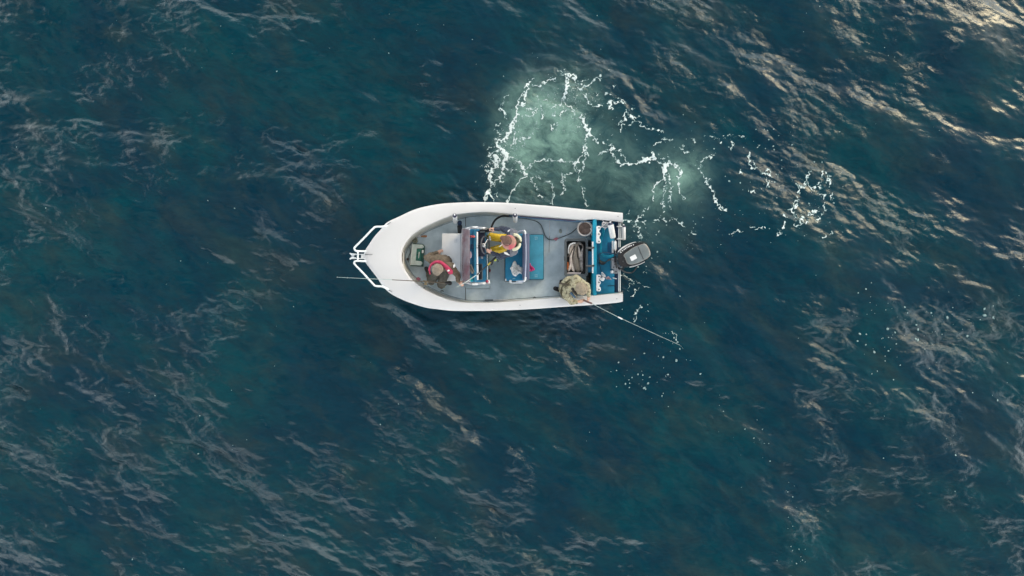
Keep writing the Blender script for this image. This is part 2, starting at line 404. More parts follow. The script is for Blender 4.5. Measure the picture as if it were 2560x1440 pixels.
# ------------------------------------------------------------------ foam left by the turn
A = (1160, 140, 3.79); B = (1600, 280, 4.5); C = (1440, 520, 6.545)
FOAM = [
 (A, [(650,222,4),(620,240,12),(600,300,17),(590,360,12),(580,410,5)]),
 (A, [(580,350,4),(530,400,4),(510,430,8),(505,500,13),(500,560,20),(480,620,15),(440,680,15),(425,740,17),(390,800,18),(330,790,15),(290,795,8)]),
 (A, [(310,800,6),(320,840,12),(355,890,15),(395,930,22),(400,980,24),(375,1030,16),(355,1080,14),(370,1120,8),(340,1150,8),(305,1190,9),(290,1230,5)]),
 (A, [(305,970,34),(310,985,30)]),
 (A, [(250,870,5),(232,910,6),(240,945,6),(280,915,7),(330,905,8)]), (A, [(235,940,4),(260,1000,5),(300,1010,8)]),
 (A, [(320,1020,15),(290,1050,12),(270,1080,14),(240,1110,14),(255,1170,13),(262,1240,7)]),
 (A, [(215,1090,8),(240,1080,8)]), (A, [(235,1270,13),(215,1310,20),(205,1340,16),(200,1385,12)]), (A, [(240,1300,8),(265,1340,8),(292,1385,6)]),
 (A, [(340,1140,6),(360,1200,8)]), (A, [(300,1300,4),(320,1330,4)]),
 (A, [(690,510,7),(670,530,13),(660,560,13),(620,580,8),(580,570,4)]), (A, [(700,500,4),(660,490,4),(640,505,4)]),
 (A, [(460,640,4),(470,730,6),(495,790,11),(475,830,6),(440,855,3)]), (A, [(500,795,4),(560,780,4),(620,770,2)]), (A, [(560,780,3),(575,820,2),(570,870,2)]),
 (A, [(680,600,2),(680,690,3),(650,740,2),(610,780,3)]),
 (A, [(410,975,4),(440,970,6),(490,980,5),(520,1010,6),(560,1040,14),(572,1080,11),(580,1140,14),(530,1175,8),(500,1220,8),(480,1260,7),(445,1310,8),(410,1385,9)]),
 (A, [(480,1010,3),(520,1030,4)]), (A, [(430,1080,2),(540,1085,2)]), (A, [(390,1060,6),(420,1090,10)]),
 (A, [(600,1045,4),(620,1040,9),(650,1015,5),(700,990,6),(770,995,9),(830,985,7),(880,980,8),(930,990,10),(960,1000,5),(1035,1003,3)]),
 (A, [(920,185,5),(970,190,9),(1020,190,14),(1050,195,26),(1055,225,16),(1070,260,5)]),
 (A, [(965,200,7),(970,250,14),(975,300,22),(965,350,17),(945,390,9),(935,440,4),(930,490,2)]),
 (A, [(960,380,4),(958,430,6),(985,465,13),(1000,480,10),(1030,520,4),(1060,560,3)]),
 (A, [(1105,540,5),(1110,575,7),(1130,600,16),(1145,650,13),(1170,695,22),(1170,740,18),(1165,775,10),(1160,820,6),(1150,860,5),(1152,885,16),(1140,920,5),(1100,960,6),(1070,1000,13),(1045,1035,15),(1060,1070,7),(1085,1090,5),(1095,1150,4),(1090,1190,8)]),
 (A, [(1110,1225,4),(1140,1290,6),(1150,1350,6),(1165,1440,7)]), (A, [(1180,890,4),(1165,930,5),(1130,980,6),(1130,1060,6),(1125,1090,3)]),
 (A, [(1190,740,8),(1230,780,5),(1275,825,6)]), (A, [(1200,765,6),(1260,800,3)]),
 (A, [(1320,828,4),(1370,845,5),(1410,870,7),(1430,885,14),(1385,890,10),(1400,930,6),(1440,970,7),(1480,1015,8),(1540,1030,10),(1600,1030,12),(1640,1010,12),(1700,990,16),(1750,975,20),(1785,950,15),(1778,890,5)]),
 (A, [(1445,890,3),(1500,935,5),(1540,985,8),(1570,1010,8)]), (A, [(1790,960,12),(1840,1000,6),(1880,1030,12)]),
 (A, [(1270,945,3),(1340,905,3),(1390,890,3)]),
 (A, [(1060,230,6),(1080,262,5),(1120,250,5),(1175,212,4)]), (A, [(1105,330,5),(1130,300,7),(1170,280,8),(1220,240,7),(1285,205,6)]), (A, [(1180,275,4),(1250,230,4),(1290,240,3)]),
 (A, [(1070,300,4),(1100,335,4),(1150,370,3),(1165,430,5),(1210,470,7),(1250,475,8),(1310,475,7)]), (A, [(1330,370,4),(1365,365,6),(1395,385,6)]),
 (A, [(1420,290,9),(1412,318,5)]), (A, [(1385,440,15),(1390,480,17),(1398,520,8)]), (A, [(1350,440,7),(1400,440,9),(1440,450,8),(1460,430,5),(1520,450,6)]),
 (A, [(1530,500,3),(1520,550,8),(1515,610,9),(1480,635,5),(1440,650,3)]), (A, [(1520,640,10),(1480,670,5),(1475,725,5)]),
 (A, [(1550,540,5),(1590,578,7),(1670,575,6)]), (A, [(1600,510,8),(1605,510,8)]), (A, [(1580,590,3),(1660,640,3),(1740,692,5),(1820,700,4),(1890,720,6)]),
 (A, [(1400,740,8),(1395,765,4)]), (A, [(1560,660,3),(1620,620,2)]),
 (A, [(630,1160,3),(680,1140,4),(705,1140,4),(720,1170,4)]), (A, [(640,1165,5),(670,1200,6),(680,1240,5),(698,1262,4)]), (A, [(705,1315,5),(730,1325,8),(750,1342,5)]),
 (A, [(930,1110,3),(935,1180,4),(955,1240,6),(950,1280,6),(918,1312,7)]), (A, [(950,1200,3),(960,1140,3),(985,1105,6),(1030,1103,5)]),
 (A, [(760,1190,2),(830,1210,3),(838,1245,8),(850,1300,4),(855,1340,4),(828,1362,8),(835,1412,8)]),
 (A, [(335,530,3),(355,490,6),(375,525,6),(400,560,4),(402,600,2)]), (A, [(350,480,3),(385,390,3),(440,370,2)]),
 (A, [(540,460,14),(565,465,8)]), (A, [(590,500,5),(640,510,5)]), (A, [(665,285,8),(690,280,13),(715,290,8)]), (A, [(740,265,7),(780,250,8),(820,225,5),(880,220,2)]),
 (A, [(830,500,3),(880,465,7),(925,450,7)]), (A, [(740,430,4),(765,405,6),(800,425,4)]), (A, [(720,470,4),(745,500,4),(735,585,7)]), (A, [(850,540,4),(845,580,4)]), (A, [(930,540,4),(975,515,7)]), (A, [(925,560,4),(920,600,5)]),
 (A, [(815,655,7),(825,690,9),(840,720,6)]), (A, [(855,660,6),(880,640,5)]), (A, [(690,380,3),(735,470,3)]),
 (A, [(960,130,3),(965,170,3)]), (A, [(890,150,3),(950,170,3)]), (A, [(290,690,3),(330,720,3),(370,740,4)]), (A, [(300,650,3),(340,660,3)]),
 (B, [(0,570,12),(60,550,14),(100,525,22),(135,500,14),(135,430,6)]), (B, [(140,505,8),(190,545,8),(240,580,9)]),
 (B, [(290,590,34),(275,650,34),(275,700,22),(275,740,12)]), (B, [(300,500,3),(320,560,10),(350,590,12)]), (B, [(245,520,6),(260,530,6)]),
 (B, [(265,745,7),(220,785,8),(180,825,9),(155,880,6),(140,970,6)]), (B, [(105,1060,6),(85,1085,5)]), (B, [(40,1135,5),(10,1190,7)]),
 (B, [(285,750,4),(300,810,3),(275,920,4),(260,980,4)]), (B, [(262,1000,4),(260,1060,4),(282,1105,4)]),
 (B, [(320,700,10),(325,740,5),(345,820,6),(350,930,5),(325,1010,4)]), (B, [(335,1050,4),(342,1085,4)]),
 (B, [(350,590,10),(400,575,6),(410,640,6),(460,665,10),(440,760,7),(425,820,5),(435,880,5),(460,930,4),(510,970,3)]), (B, [(440,740,3),(460,790,2)]),
 (B, [(665,630,4),(680,680,7),(720,740,9),(750,790,14),(790,850,9),(820,920,9),(845,1000,14),(870,1050,9),(905,1070,8),(925,1105,14),(975,1108,9)]), (B, [(740,770,4),(790,768,5)]),
 (B, [(1240,440,4),(1222,490,11),(1230,540,6),(1220,590,9),(1255,620,10),(1275,640,15),(1305,605,9),(1285,575,4)]), (B, [(1335,660,4),(1365,690,4),(1410,680,6)]),
 (B, [(1420,660,7),(1450,640,8),(1475,665,8),(1462,715,9),(1440,700,7),(1420,680,6)]), (B, [(1415,750,7),(1420,810,7),(1420,865,7)]), (B, [(1420,815,4),(1448,800,5),(1452,770,4)]),
 (B, [(1210,890,8),(1270,908,8)]), (B, [(1330,410,7),(1355,380,4)]), (B, [(1545,740,4),(1565,705,6)]),
 (B, [(1930,660,7),(1890,700,8),(1880,740,14),(1860,800,4)]), (B, [(1885,800,4),(1910,845,8),(1970,855,13)]), (B, [(1750,805,5),(1785,830,6),(1790,915,6)]), (B, [(1805,850,7),(1860,848,7)]),
 (B, [(1770,950,4),(1750,1000,7),(1742,1090,8)]), (B, [(1710,1030,4),(1728,1090,5)]), (B, [(1680,1085,9),(1700,1140,7),(1740,1200,4),(1780,1210,5),(1825,1170,7),(1795,1240,7),(1760,1275,7),(1695,1280,4)]),
 (B, [(1590,1170,7),(1620,1190,7)]), (B, [(1600,1240,10),(1590,1300,9)]), (B, [(1525,1330,6),(1545,1380,14),(1590,1370,4)]), (B, [(1240,1305,10),(1290,1305,9),(1350,1305,12)]),
 (B, [(1030,1375,10),(1060,1370,7)]), (B, [(1065,1348,6),(1140,1335,8)]),
 (B, [(2100,660,6),(2070,690,8),(2045,700,6)]), (B, [(2050,725,5),(2040,790,6)]), (B, [(2000,810,4),(2030,800,4)]), (B, [(2120,740,10),(2140,780,10),(2135,830,3)]), (B, [(2120,710,5),(2160,720,5)]),
 (B, [(2030,850,9),(2055,845,6)]), (B, [(2030,910,8),(2085,925,8),(2060,980,9)]), (B, [(2160,915,6),(2150,990,6)]), (B, [(2095,1000,5),(2075,1050,7),(2078,1110,6)]), (B, [(2050,1130,5),(2010,1190,7),(1980,1225,10)]), (B, [(1880,1165,6),(1910,1140,6),(1980,1120,7)]),
 (B, [(1830,1270,7),(1890,1240,6)]), (B, [(30,1240,5),(80,1220,6)]), (B, [(160,1218,5),(205,1215,5)]), (B, [(260,1215,5),(320,1225,6)]), (B, [(350,1205,3),(420,1200,4),(445,1240,5),(480,1275,6),(512,1270,6)]),
 (B, [(590,1350,5),(640,1360,6)]), (B, [(250,315,5),(330,300,6),(370,305,4)]), (B, [(150,370,9),(180,345,6),(240,330,4)]), (B, [(430,390,6),(445,400,3)]), (B, [(470,380,5),(480,430,4),(545,465,4)]),
 (B, [(790,270,5),(860,290,4)]), (B, [(950,265,5),(1010,255,4),(1050,250,4)]), (B, [(1130,255,4),(1170,275,5)]), (B, [(915,330,5),(915,355,7)]), (B, [(1050,340,5),(1020,430,3)]), (B, [(1100,690,6),(1130,660,4)]),
 (B, [(690,560,4),(720,520,4),(760,515,5),(800,485,5),(850,470,3)]), (B, [(670,560,3),(690,610,3)]), (B, [(575,290,5),(615,335,5)]),
 (B, [(2040,1410,6),(2060,1390,5)]), (B, [(2130,1370,6),(2150,1360,5)]),
 (C, [(790,215,4),(830,205,9),(875,210,7),(950,215,3)]), (C, [(1050,155,8),(1010,205,7),(975,275,5)]), (C, [(1120,65,5),(1090,100,5),(1080,125,5)]), (C, [(905,10,6),(870,60,7),(835,90,6)]),
 (C, [(1100,235,5),(1165,205,6)]), (C, [(955,300,5),(1035,310,5)]), (C, [(950,350,8),(965,375,12)]), (C, [(1050,320,4),(1055,440,5),(1065,480,6)]), (C, [(1030,430,5),(1032,480,6)]), (C, [(1080,520,9),(1085,525,9)]),
 (C, [(735,1090,4),(790,1100,8),(840,1120,14),(880,1160,11),(930,1200,5)]), (C, [(1050,1305,6),(985,1350,5),(925,1430,6)]), (C, [(1120,1290,6),(1175,1285,7)]), (C, [(860,1255,5),(840,1330,4),(855,1380,4)]),
 (C, [(1100,1060,5),(1135,1050,6),(1140,1030,4)]), (C, [(1360,375,9),(1365,378,8)]), (C, [(1310,205,4),(1345,200,5)]), (C, [(1000,955,5),(1010,965,6)]), (C, [(900,1250,6),(915,1245,6)]), (C, [(1000,1210,5),(1030,1230,7)]),
 ((1500, 700, 1.946), [(200,125,.8),(180,150,1),(178,170,1),(168,205,.8)]), ((1500, 700, 1.946), [(350,250,.6),(365,275,.9),(375,300,.7)]), ((1500, 700, 1.946), [(285,415,.7),(305,400,.7)]),
]
fdx = .0105
fx = np.arange(-1.05, 8.35, fdx); fy = np.arange(-1.75, 5.6, fdx)
FX, FY = np.meshgrid(fx, fy)
def fnoise(lam, seed):
    """cheap smooth noise on the foam grid"""
    g = np.random.default_rng(seed); n = 512
    F = np.fft.fft2(g.standard_normal((n, n))); k = np.fft.fftfreq(n, 1.0)
    K = np.hypot(*np.meshgrid(k, k)); F *= np.exp(-(K * lam / fdx * .55) ** 2)
    h = np.real(np.fft.ifft2(F)); h /= h.std()
    jy = np.arange(len(fy)) % n; jx = np.arange(len(fx)) % n
    return h[np.ix_(jy, jx)]
wob1, wob2 = fnoise(.16, 1), fnoise(.16, 2); wn1 = fnoise(.055, 3); wn2 = fnoise(.03, 4); wn3 = fnoise(.12, 6)
w5, w6 = fnoise(.045, 7), fnoise(.045, 8)
FXW, FYW = FX + .022 * wob1 + .006 * w5, FY + .022 * wob2 + .006 * w6
D = np.full(FX.shape, -9.0, np.float32)
def seg_field(x0, y0, r0, x1, y1, r1):
    pad = .16 + max(r0, r1)
    i0, i1 = np.searchsorted(fx, (min(x0, x1) - pad, max(x0, x1) + pad)); j0, j1 = np.searchsorted(fy, (min(y0, y1) - pad, max(y0, y1) + pad))
    if i1 <= i0 or j1 <= j0: return
    a, b = FXW[j0:j1, i0:i1], FYW[j0:j1, i0:i1]
    dx, dy = x1 - x0, y1 - y0; L2 = dx * dx + dy * dy + 1e-9
    t = np.clip(((a - x0) * dx + (b - y0) * dy) / L2, 0, 1)
    d = np.hypot(a - x0 - t * dx, b - y0 - t * dy)
    D[j0:j1, i0:i1] = np.maximum(D[j0:j1, i0:i1], (r0 + (r1 - r0) * t - d) / .02)
for (ox, oy, sc), pl in FOAM:
    q_ = [(*px2w(ox + x / sc, oy + y / sc), (w * .66 / sc) * H / FOC + .008) for x, y, w in pl]
    for a, b in zip(q_, q_[1:]): seg_field(*a, *b)
# frayed, broken edges and a lace of thin filaments inside the churned water
F1 = D + .10 + .26 * wn3 + .12 * wn1 + .05 * wn2
web = fnoise(.11, 12); web2 = fnoise(.07, 15); msk = fnoise(.28, 18)
def fb(px, py, sx, sy, rot=0): return blob(FX, FY, px, py, sx, sy, rot)
zone = 1.15 * fb(1285, 340, 46, 95, 20) + 1.05 * fb(1240, 420, 28, 70, 10) + .75 * fb(1400, 240, 70, 50) + .75 * fb(1420, 300, 60, 55) + .7 * fb(1520, 255, 70, 25, 20) \
    + .6 * fb(1465, 345, 35, 60) + .75 * fb(1675, 410, 45, 32) + .45 * fb(1830, 345, 60, 18) + .35 * fb(1350, 440, 80, 40) + .55 * fb(2060, 470, 30, 60) + .5 * fb(2000, 545, 50, 22) + .35 * fb(1590, 570, 40, 30)
zone = np.clip(zone, 0, 1)
F2 = (.045 + .13 * zone - np.abs(web + .3 * w5)) * 9 * (zone > .12) + (zone - .75) * 1.6 + .9 * (msk - .55) - .30 * (1 - zone) + .10 * wn2
F3 = (.03 + .08 * zone - np.abs(web2)) * 9 + .8 * (msk * -1 - .8) + (zone - .9) * 2
F2[zone < .1] = -1; F3[zone < .1] = -1
keep = (F1 > 0) | (F2 > 0) | (F3 > 0)
dens = np.clip(np.maximum(F1 * .55 + .18, np.maximum(F2, F3) * .5), 0, 1)
jj, ii = np.nonzero(keep)
vid = -np.ones((len(fy) + 1, len(fx) + 1), np.int64)
for dj in (0, 1):
    for di in (0, 1): vid[jj + dj, ii + di] = 0
nz_ = np.nonzero(vid == 0); vid[nz_] = np.arange(len(nz_[0]))
vx = fx[0] + (nz_[1] - .5) * fdx; vy = fy[0] + (nz_[0] - .5) * fdx
vd = dens[np.minimum(nz_[0], len(fy) - 1), np.minimum(nz_[1], len(fx) - 1)]
vz = sea_h(vx, vy) + .010 + .010 * vd
fq = np.stack([vid[jj, ii], vid[jj, ii + 1], vid[jj + 1, ii + 1], vid[jj + 1, ii]], -1)
verts = [np.stack([vx, vy, vz], -1)]; faces = [fq]; dn = [vd]; tris_off = len(vx)
# single bubbles and flecks, in the loose clusters and lines they drift in
g = np.random.default_rng(77); fl = []
def cluster(px, py, sx, sy, n, r0=1.0, r1=3.0, rot=0):
    for _ in range(int(n * .40)):
        a, b = g.normal(0, sx), g.normal(0, sy); c, s = math.cos(R(rot)), math.sin(R(rot))
        fl.append((px + a * c - b * s, py + a * s + b * c, r0 + (r1 - r0) * g.random() ** 2.6))
for c_ in ((1690, 835, 28, 22, 26, .8, 3.2), (1610, 945, 38, 22, 60, .8, 3.4), (1690, 895, 30, 18, 22, 1, 4.0), (1655, 990, 40, 30, 26, .8, 2.6), (1550, 905, 25, 20, 12),
           (2210, 880, 38, 60, 70, .9, 4.2), (2330, 850, 40, 50, 45, .9, 3.6), (2375, 800, 45, 30, 26, .8, 3.4), (2230, 770, 30, 14, 26, .9, 4.0), (2450, 790, 40, 30, 22, .9, 4.5), (2480, 840, 30, 50, 16, .9, 3.6), (2450, 990, 35, 10, 9, 1, 3.8),
           (2165, 720, 10, 30, 10), (1850, 990, 30, 60, 20, .7, 2.4), (1905, 1120, 25, 35, 18, .7, 2.8), (1975, 1235, 14, 30, 20, .8, 2.6), (1990, 1360, 22, 35, 40, .7, 2.4), (2205, 1050, 5, 40, 9, .8, 2.2), (2372, 1100, 8, 40, 14, .8, 2.6),
           (1900, 440, 90, 60, 90, .6, 3.0), (2030, 500, 50, 60, 90, .6, 3.0), (1790, 560, 90, 35, 60, .6, 3.2), (1700, 600, 80, 40, 40, .6, 2.6), (1620, 640, 40, 60, 40, .6, 2.4), (1940, 560, 70, 20, 30, .7, 3.0), (1880, 350, 70, 20, 60, .6, 2.6),
           (1600, 780, 18, 25, 30, .6, 2.4), (1380, 330, 60, 80, 70, .5, 1.8), (1530, 270, 60, 40, 50, .5, 1.8), (1690, 400, 50, 45, 60, .5, 1.8), (1270, 400, 34, 80, 60, .5, 2.0), (1500, 420, 120, 60, 60, .6, 2.0),
           (1250, 130, 60, 50, 10, .8, 2.0), (600, 500, 500, 330, 110, .7, 2.2), (1900, 700, 450, 330, 90, .7, 2.0), (500, 1150, 300, 200, 55, .7, 2.2), (1300, 60, 500, 40, 30, .7, 2.2), (2300, 200, 200, 150, 40, .6, 1.8)):
    cluster(*c_)
FV, FF, FD = [], [], []
for px, py, r in fl:
    if not (-60 < px < 2620 and -60 < py < 1500): continue
    x, y = px2w(px, py); rr = r * .85 * H / FOC; k = len(FV) + tris_off; n = 8; el = 1 + .5 * g.random(); a0 = g.random() * 6
    for t in range(n):
        a = 2 * math.pi * t / n; u, v = rr * el * math.cos(a) * (.85 + .3 * g.random()), rr * math.sin(a) * (.85 + .3 * g.random())
        FV.append((x + u * math.cos(a0) - v * math.sin(a0), y + u * math.sin(a0) + v * math.cos(a0), 0))
    FV.append((x, y, .01)); FD += [.22] * n + [.45]
    for t in range(n): FF.append((k + t, k + (t + 1) % n, k + n, k + n))
FV = np.array(FV); FV[:, 2] += sea_h(FV[:, 0], FV[:, 1]) + .012
allv = np.concatenate([verts[0], FV]); tri = [tuple(f[:3]) for f in FF]
me = bpy.data.meshes.new('sea_foam')
nq = len(fq); nt_ = len(tri); lo = np.concatenate([fq.ravel(), np.array(tri).ravel()]).astype(np.int32)
me.vertices.add(len(allv)); me.vertices.foreach_set('co', allv.astype(np.float32).ravel())
me.loops.add(len(lo)); me.loops.foreach_set('vertex_index', lo)
me.polygons.add(nq + nt_); me.polygons.foreach_set('loop_start', np.concatenate([np.arange(nq) * 4, nq * 4 + np.arange(nt_) * 3]).astype(np.int32))
me.update(calc_edges=True); me.polygons.foreach_set('use_smooth', np.ones(nq + nt_, bool))
at = me.attributes.new('thick', 'FLOAT', 'POINT'); at.data.foreach_set('value', np.concatenate([vd, np.array(FD)]).astype(np.float32))
mf = bpy.data.materials.new('foam'); mf.use_nodes = True; nt = mf.node_tree; pb = nt.nodes['Principled BSDF']; ML = nt.links.new
geo = MN('ShaderNodeNewGeometry'); ta = MN('ShaderNodeAttribute', attribute_name='thick')
ML(ramp(ta.outputs['Fac'], .12, .75, (.22, .42, .43), (.72, .80, .80)), pb.inputs['Base Color'])
pb.inputs['Roughness'].default_value = .6
ML(ramp(ta.outputs['Fac'], 0.12, .62, (.30, .30, .30)), pb.inputs['Alpha'])
fb_ = noise(geo.outputs['Position'], 60, 3, .6); bpf = MN('ShaderNodeBump'); bpf.inputs['Distance'].default_value = .01; bpf.inputs['Strength'].default_value = .6
ML(fb_, bpf.inputs['Height']); ML(bpf.outputs['Normal'], pb.inputs['Normal'])
fo = bpy.data.objects.new('sea_foam', me); COL.objects.link(fo); me.materials.append(mf)
tag(fo, 'white lacy foam and scattered bubbles drifting on the dark sea beside the boat', 'foam', kind='stuff')
# ------------------------------------------------------------------ materials of the boat and the things in it
M_GEL = mat('white_gelcoat', (.67, .665, .675), .35, var=.03, vscale=1.2, coat=.3, bump=.02, bscale=90)
M_GEL2 = mat('cream_liner', (.76, .74, .68), .45, var=.08, vscale=3)
M_HULL = mat('hull_gelcoat_darkened', (.05, .065, .075), .3, var=.08, vscale=2, coat=.3)  # hull colour darkened to put a dark reflection in the water
M_RUB = mat('rubber_black', (.02, .02, .022), .6, var=.2)
M_FLOOR = mat('speckled_deck_paint', (.72, .84, .92), .7, var=.16, vscale=3.2, bump=.15, bscale=220, ramp=(.3, .62), col2=(.50, .62, .69))
M_SEAM = mat('seam_caulk', (.13, .15, .16), .8)
M_WPL = mat('white_plastic', (.78, .79, .80), .4, var=.05)
M_ALU = mat('white_painted_tube', (.78, .82, .84), .3, var=.04)
M_STEEL = mat('brushed_steel', (.55, .56, .58), .28, metal=.9, var=.15)
M_BLUE = mat('console_blue', (.015, .19, .36), .45, var=.22, vscale=7)
M_NAVY = mat('navy_paint', (.006, .035, .10), .5, var=.25)
M_TEAL = mat('teal_bulkhead', (.002, .31, .48), .5, var=.10, vscale=5)
M_WELL = mat('well_blue', (.004, .24, .42), .5, var=.25, vscale=3.5, ramp=(.3, .7))
M_SEAT = mat('seat_teal', (.006, .19, .36), .55, var=.14, vscale=6, bump=.2, bscale=160)
M_LID = mat('lid_teal', (.05, .31, .46), .55, var=.12, vscale=5, bump=.2, bscale=160)
M_SLATE = mat('slate_cushion', (.10, .12, .20), .6, var=.10, bump=.2, bscale=120)
M_TINT = mat('tinted_acrylic', (.16, .10, .12), .12, var=.35, vscale=5, alpha=.80, col2=(.22, .20, .23), ramp=(.35, .6))
M_BLK = mat('black_plastic', (.012, .013, .018), .4, var=.3, vscale=10)
M_DASH = mat('dash_dark', (.012, .014, .04), .5, var=.3)
M_COWL = mat('cowl_black', (.022, .021, .022), .25, var=.2, coat=.5)
M_COWLT = mat('cowl_grey_top', (.17, .20, .21), .32, var=.15, vscale=3, coat=.3)
M_TRIM = mat('cowl_trim', (.30, .29, .27), .3, var=.1)
M_GREY = mat('grey_plastic', (.105, .125, .14), .55, var=.12)
M_GREYD = mat('grey_plastic_inside', (.05, .058, .062), .6, var=.2)
M_PINK = mat('pink_cloth', (.70, .06, .26), .7, var=.15, bump=.3)
M_ORG = mat('orange_plastic', (.72, .20, .06), .5, var=.1)
M_RED = mat('red_plastic', (.42, .03, .08), .4, var=.2)
M_YEL = mat('yellow_green_plastic', (.72, .80, .16), .45, var=.1)
M_RAG = mat('white_rag', (.90, .90, .89), .9, var=.06, vscale=20)
M_GREEN = mat('bottle_green', (.01, .085, .07), .45, var=.2)
M_CLEAR = mat('frosted_lid', (.55, .64, .63), .35, var=.12, vscale=12)
M_ROPE = mat('pale_rope', (.50, .51, .40), .9, var=.3, vscale=60, bump=.8, bscale=120)
M_WROPE = mat('white_rope', (.72, .70, .72), .9, var=.25, vscale=70, bump=.8, bscale=120)
M_FISHB = mat('fish_back', (.25, .21, .17), .3, var=.3, vscale=22, col2=(.17, .145, .12), coat=.4, bump=.3, bscale=200)
M_FISHP = mat('fish_belly', (.88, .80, .72), .3, var=.25, vscale=16, col2=(.62, .50, .44), coat=.5, bump=.2, bscale=120)
M_FISHG = mat('fish_silver', (.70, .66, .64), .3, var=.3, vscale=14, col2=(.20, .18, .17), coat=.5, bump=.3, bscale=160)
M_MURK = mat('murky_bucket_water', (.22, .15, .125), .12, var=.3, vscale=9)
M_AQUA = mat('aqua_plastic', (.0, .42, .48), .5, var=.1)
M_HOSE = mat('cyan_hose', (.0, .36, .52), .4, var=.1)
M_BLADE = mat('knife_steel', (.7, .7, .7), .25, metal=.6, var=.1)

# ------------------------------------------------------------------ the boat
boat = empty('fishing_boat', W(1240, 642, 0), 'white open fishing boat with a blue stern well and black outboard motor', 'boat')

def curve_px(P, n):
    q = catmull([(x, y, 0) for x, y in P], 10); q = [(v.x, v.y) for v in q]
    d = [0]
    for a, b in zip(q, q[1:]): d.append(d[-1] + math.hypot(b[0] - a[0], b[1] - a[1]))
    o = []; k = 0
    for i in range(n):
        t = d[-1] * i / (n - 1)
        while k < len(d) - 2 and d[k + 1] < t: k += 1
        u = (t - d[k]) / max(d[k + 1] - d[k], 1e-9)
        o.append((q[k][0] + (q[k + 1][0] - q[k][0]) * u, q[k][1] + (q[k + 1][1] - q[k][1]) * u))
    return o
OUT_U = [(1557, 532), (1540, 530.5), (1500, 526.5), (1469, 524), (1425, 519.5), (1378, 515), (1320, 510.5), (1271, 507), (1210, 505), (1165, 505.5), (1130, 507), (1100, 509.5), (1059, 517), (1030, 526), (1000, 540), (967, 556), (951, 574), (935, 592), (922, 611), (912, 627), (908, 640)]
OUT_L = [(1557, 754), (1540, 757), (1485, 762), (1408, 767), (1317, 773.5), (1226, 777), (1165, 777.5), (1130, 777), (1100, 774), (1064, 769), (1029, 758.5), (1005, 749), (976, 734), (957, 716), (942, 694), (925, 672), (912, 654), (908, 640)]
IN_U = [(1557, 553.5), (1545, 552), (1478, 546), (1457, 548), (1378, 542), (1286, 535.5), (1226, 530), (1195, 530), (1149, 534), (1120, 541), (1083, 556), (1052, 571), (1028, 588), (1009, 612), (1003, 628), (1002, 640)]
IN_L = [(1557, 734), (1545, 735), (1481, 740.5), (1378, 747), (1286, 753.5), (1226, 757), (1195, 757), (1150, 756), (1118, 749), (1082, 735), (1048, 716), (1024, 695), (1008, 670), (1003, 655), (1002, 640)]
FL_U = [(1557, 559), (1545, 557.5), (1478, 552), (1457, 553), (1378, 548), (1286, 541.5), (1226, 537), (1195, 537.5), (1165, 541.5), (1128, 552.5), (1088, 568), (1058, 582), (1034, 600), (1018, 620), (1013, 630), (1012, 640)]
FL_L = [(1557, 730), (1545, 731), (1481, 736), (1378, 743), (1286, 749.5), (1226, 753), (1195, 754), (1165, 751.5), (1125, 742), (1088, 727), (1055, 708.5), (1031, 687), (1015, 660), (1012.5, 650), (1012, 640)]
NS = 110
def zg(px): return .86 + .24 * min(1, max(0, (1250 - px) / 330)) ** 1.3
ZF = .30
cen = W(1240, 642, 0)
def stations(u, l): return curve_px(u, NS) + curve_px(l, NS)[::-1][1:]
SO, SI, SF = stations(OUT_U, OUT_L), stations(IN_U, IN_L), stations(FL_U, FL_L)
def grid_mesh(name, rows, m, parent, closed_rows=False):
    v = [p for r in rows for p in r]; n = len(rows[0]); f = []
    for i in range(len(rows) - 1):
        for j in range(n - 1): f.append((i * n + j, i * n + j + 1, (i + 1) * n + j + 1, (i + 1) * n + j))
    bm = bmesh.new(); bv = [bm.verts.new(p) for p in v]
    for q_ in f: bm.faces.new([bv[k] for k in q_])
    return bm
rows_g, rows_h, rows_l = [], [], []
for so_, si_, sf_ in zip(SO, SI, SF):
    z = zg(so_[0]); o = W(*so_, z); i = W(*si_, z); f = W(*sf_, ZF)
    n = (o - i); n.z = 0; n.normalize()
    r = [o + n * -.005 + Vector((0, 0, -.075)), o + n * .004 + Vector((0, 0, -.05)), o + n * .0 + Vector((0, 0, -.018)), o - n * .014 + Vector((0, 0, -.004))]
    r += [o.lerp(i, t) - n * .014 * (1 - t) + Vector((0, 0, .012 * math.sin(t * math.pi))) for t in (.15, .35, .55, .75, .92)]
    fwd = min(1, max(0, (1250 - so_[0]) / 60))
    r += [i + Vector((0, 0, -.004)), i - n * .012 + Vector((0, 0, -.016)), i - n * .016 + Vector((0, 0, -.045))]
    rows_g.append(r)
    e = r[-1]
    lr = [e]
    for t in (.25, .5, .75, .92): 
        p = e.lerp(f, t); k = math.sin(t * math.pi) * .05 * fwd
        lr.append(p - n * k * -.6 + Vector((0, 0, -k)))
    lr.append(Vector((f.x, f.y, ZF - .02)))
    rows_l.append(lr)
    h0 = r[0]; c = Vector((h0.x, h0.y, 0)); bow = min(1, max(0, (1120 - so_[0]) / 200))
    inw = n * -1
    rows_h.append([h0, h0 + inw * (.02 + .10 * bow) + Vector((0, 0, -.25)), h0 + inw * (.06 + .30 * bow) + Vector((0, 0, .16 - h0.z)), h0 + inw * (.12 + .42 * bow) + Vector((0, 0, .02 - h0.z)), h0 + inw * (.55 + .40 * bow) + Vector((0, 0, -.22 - h0.z))])
bmh = grid_mesh('hull', rows_h, None, None)
bmh.verts.ensure_lookup_table()
nh = 5; last = (len(rows_h) - 1) * nh
bmesh.ops.holes_fill(bmh, edges=[e for e in bmh.edges if len(e.link_faces) == 1 and all(v.co.z < .1 for v in e.verts)], sides=0)
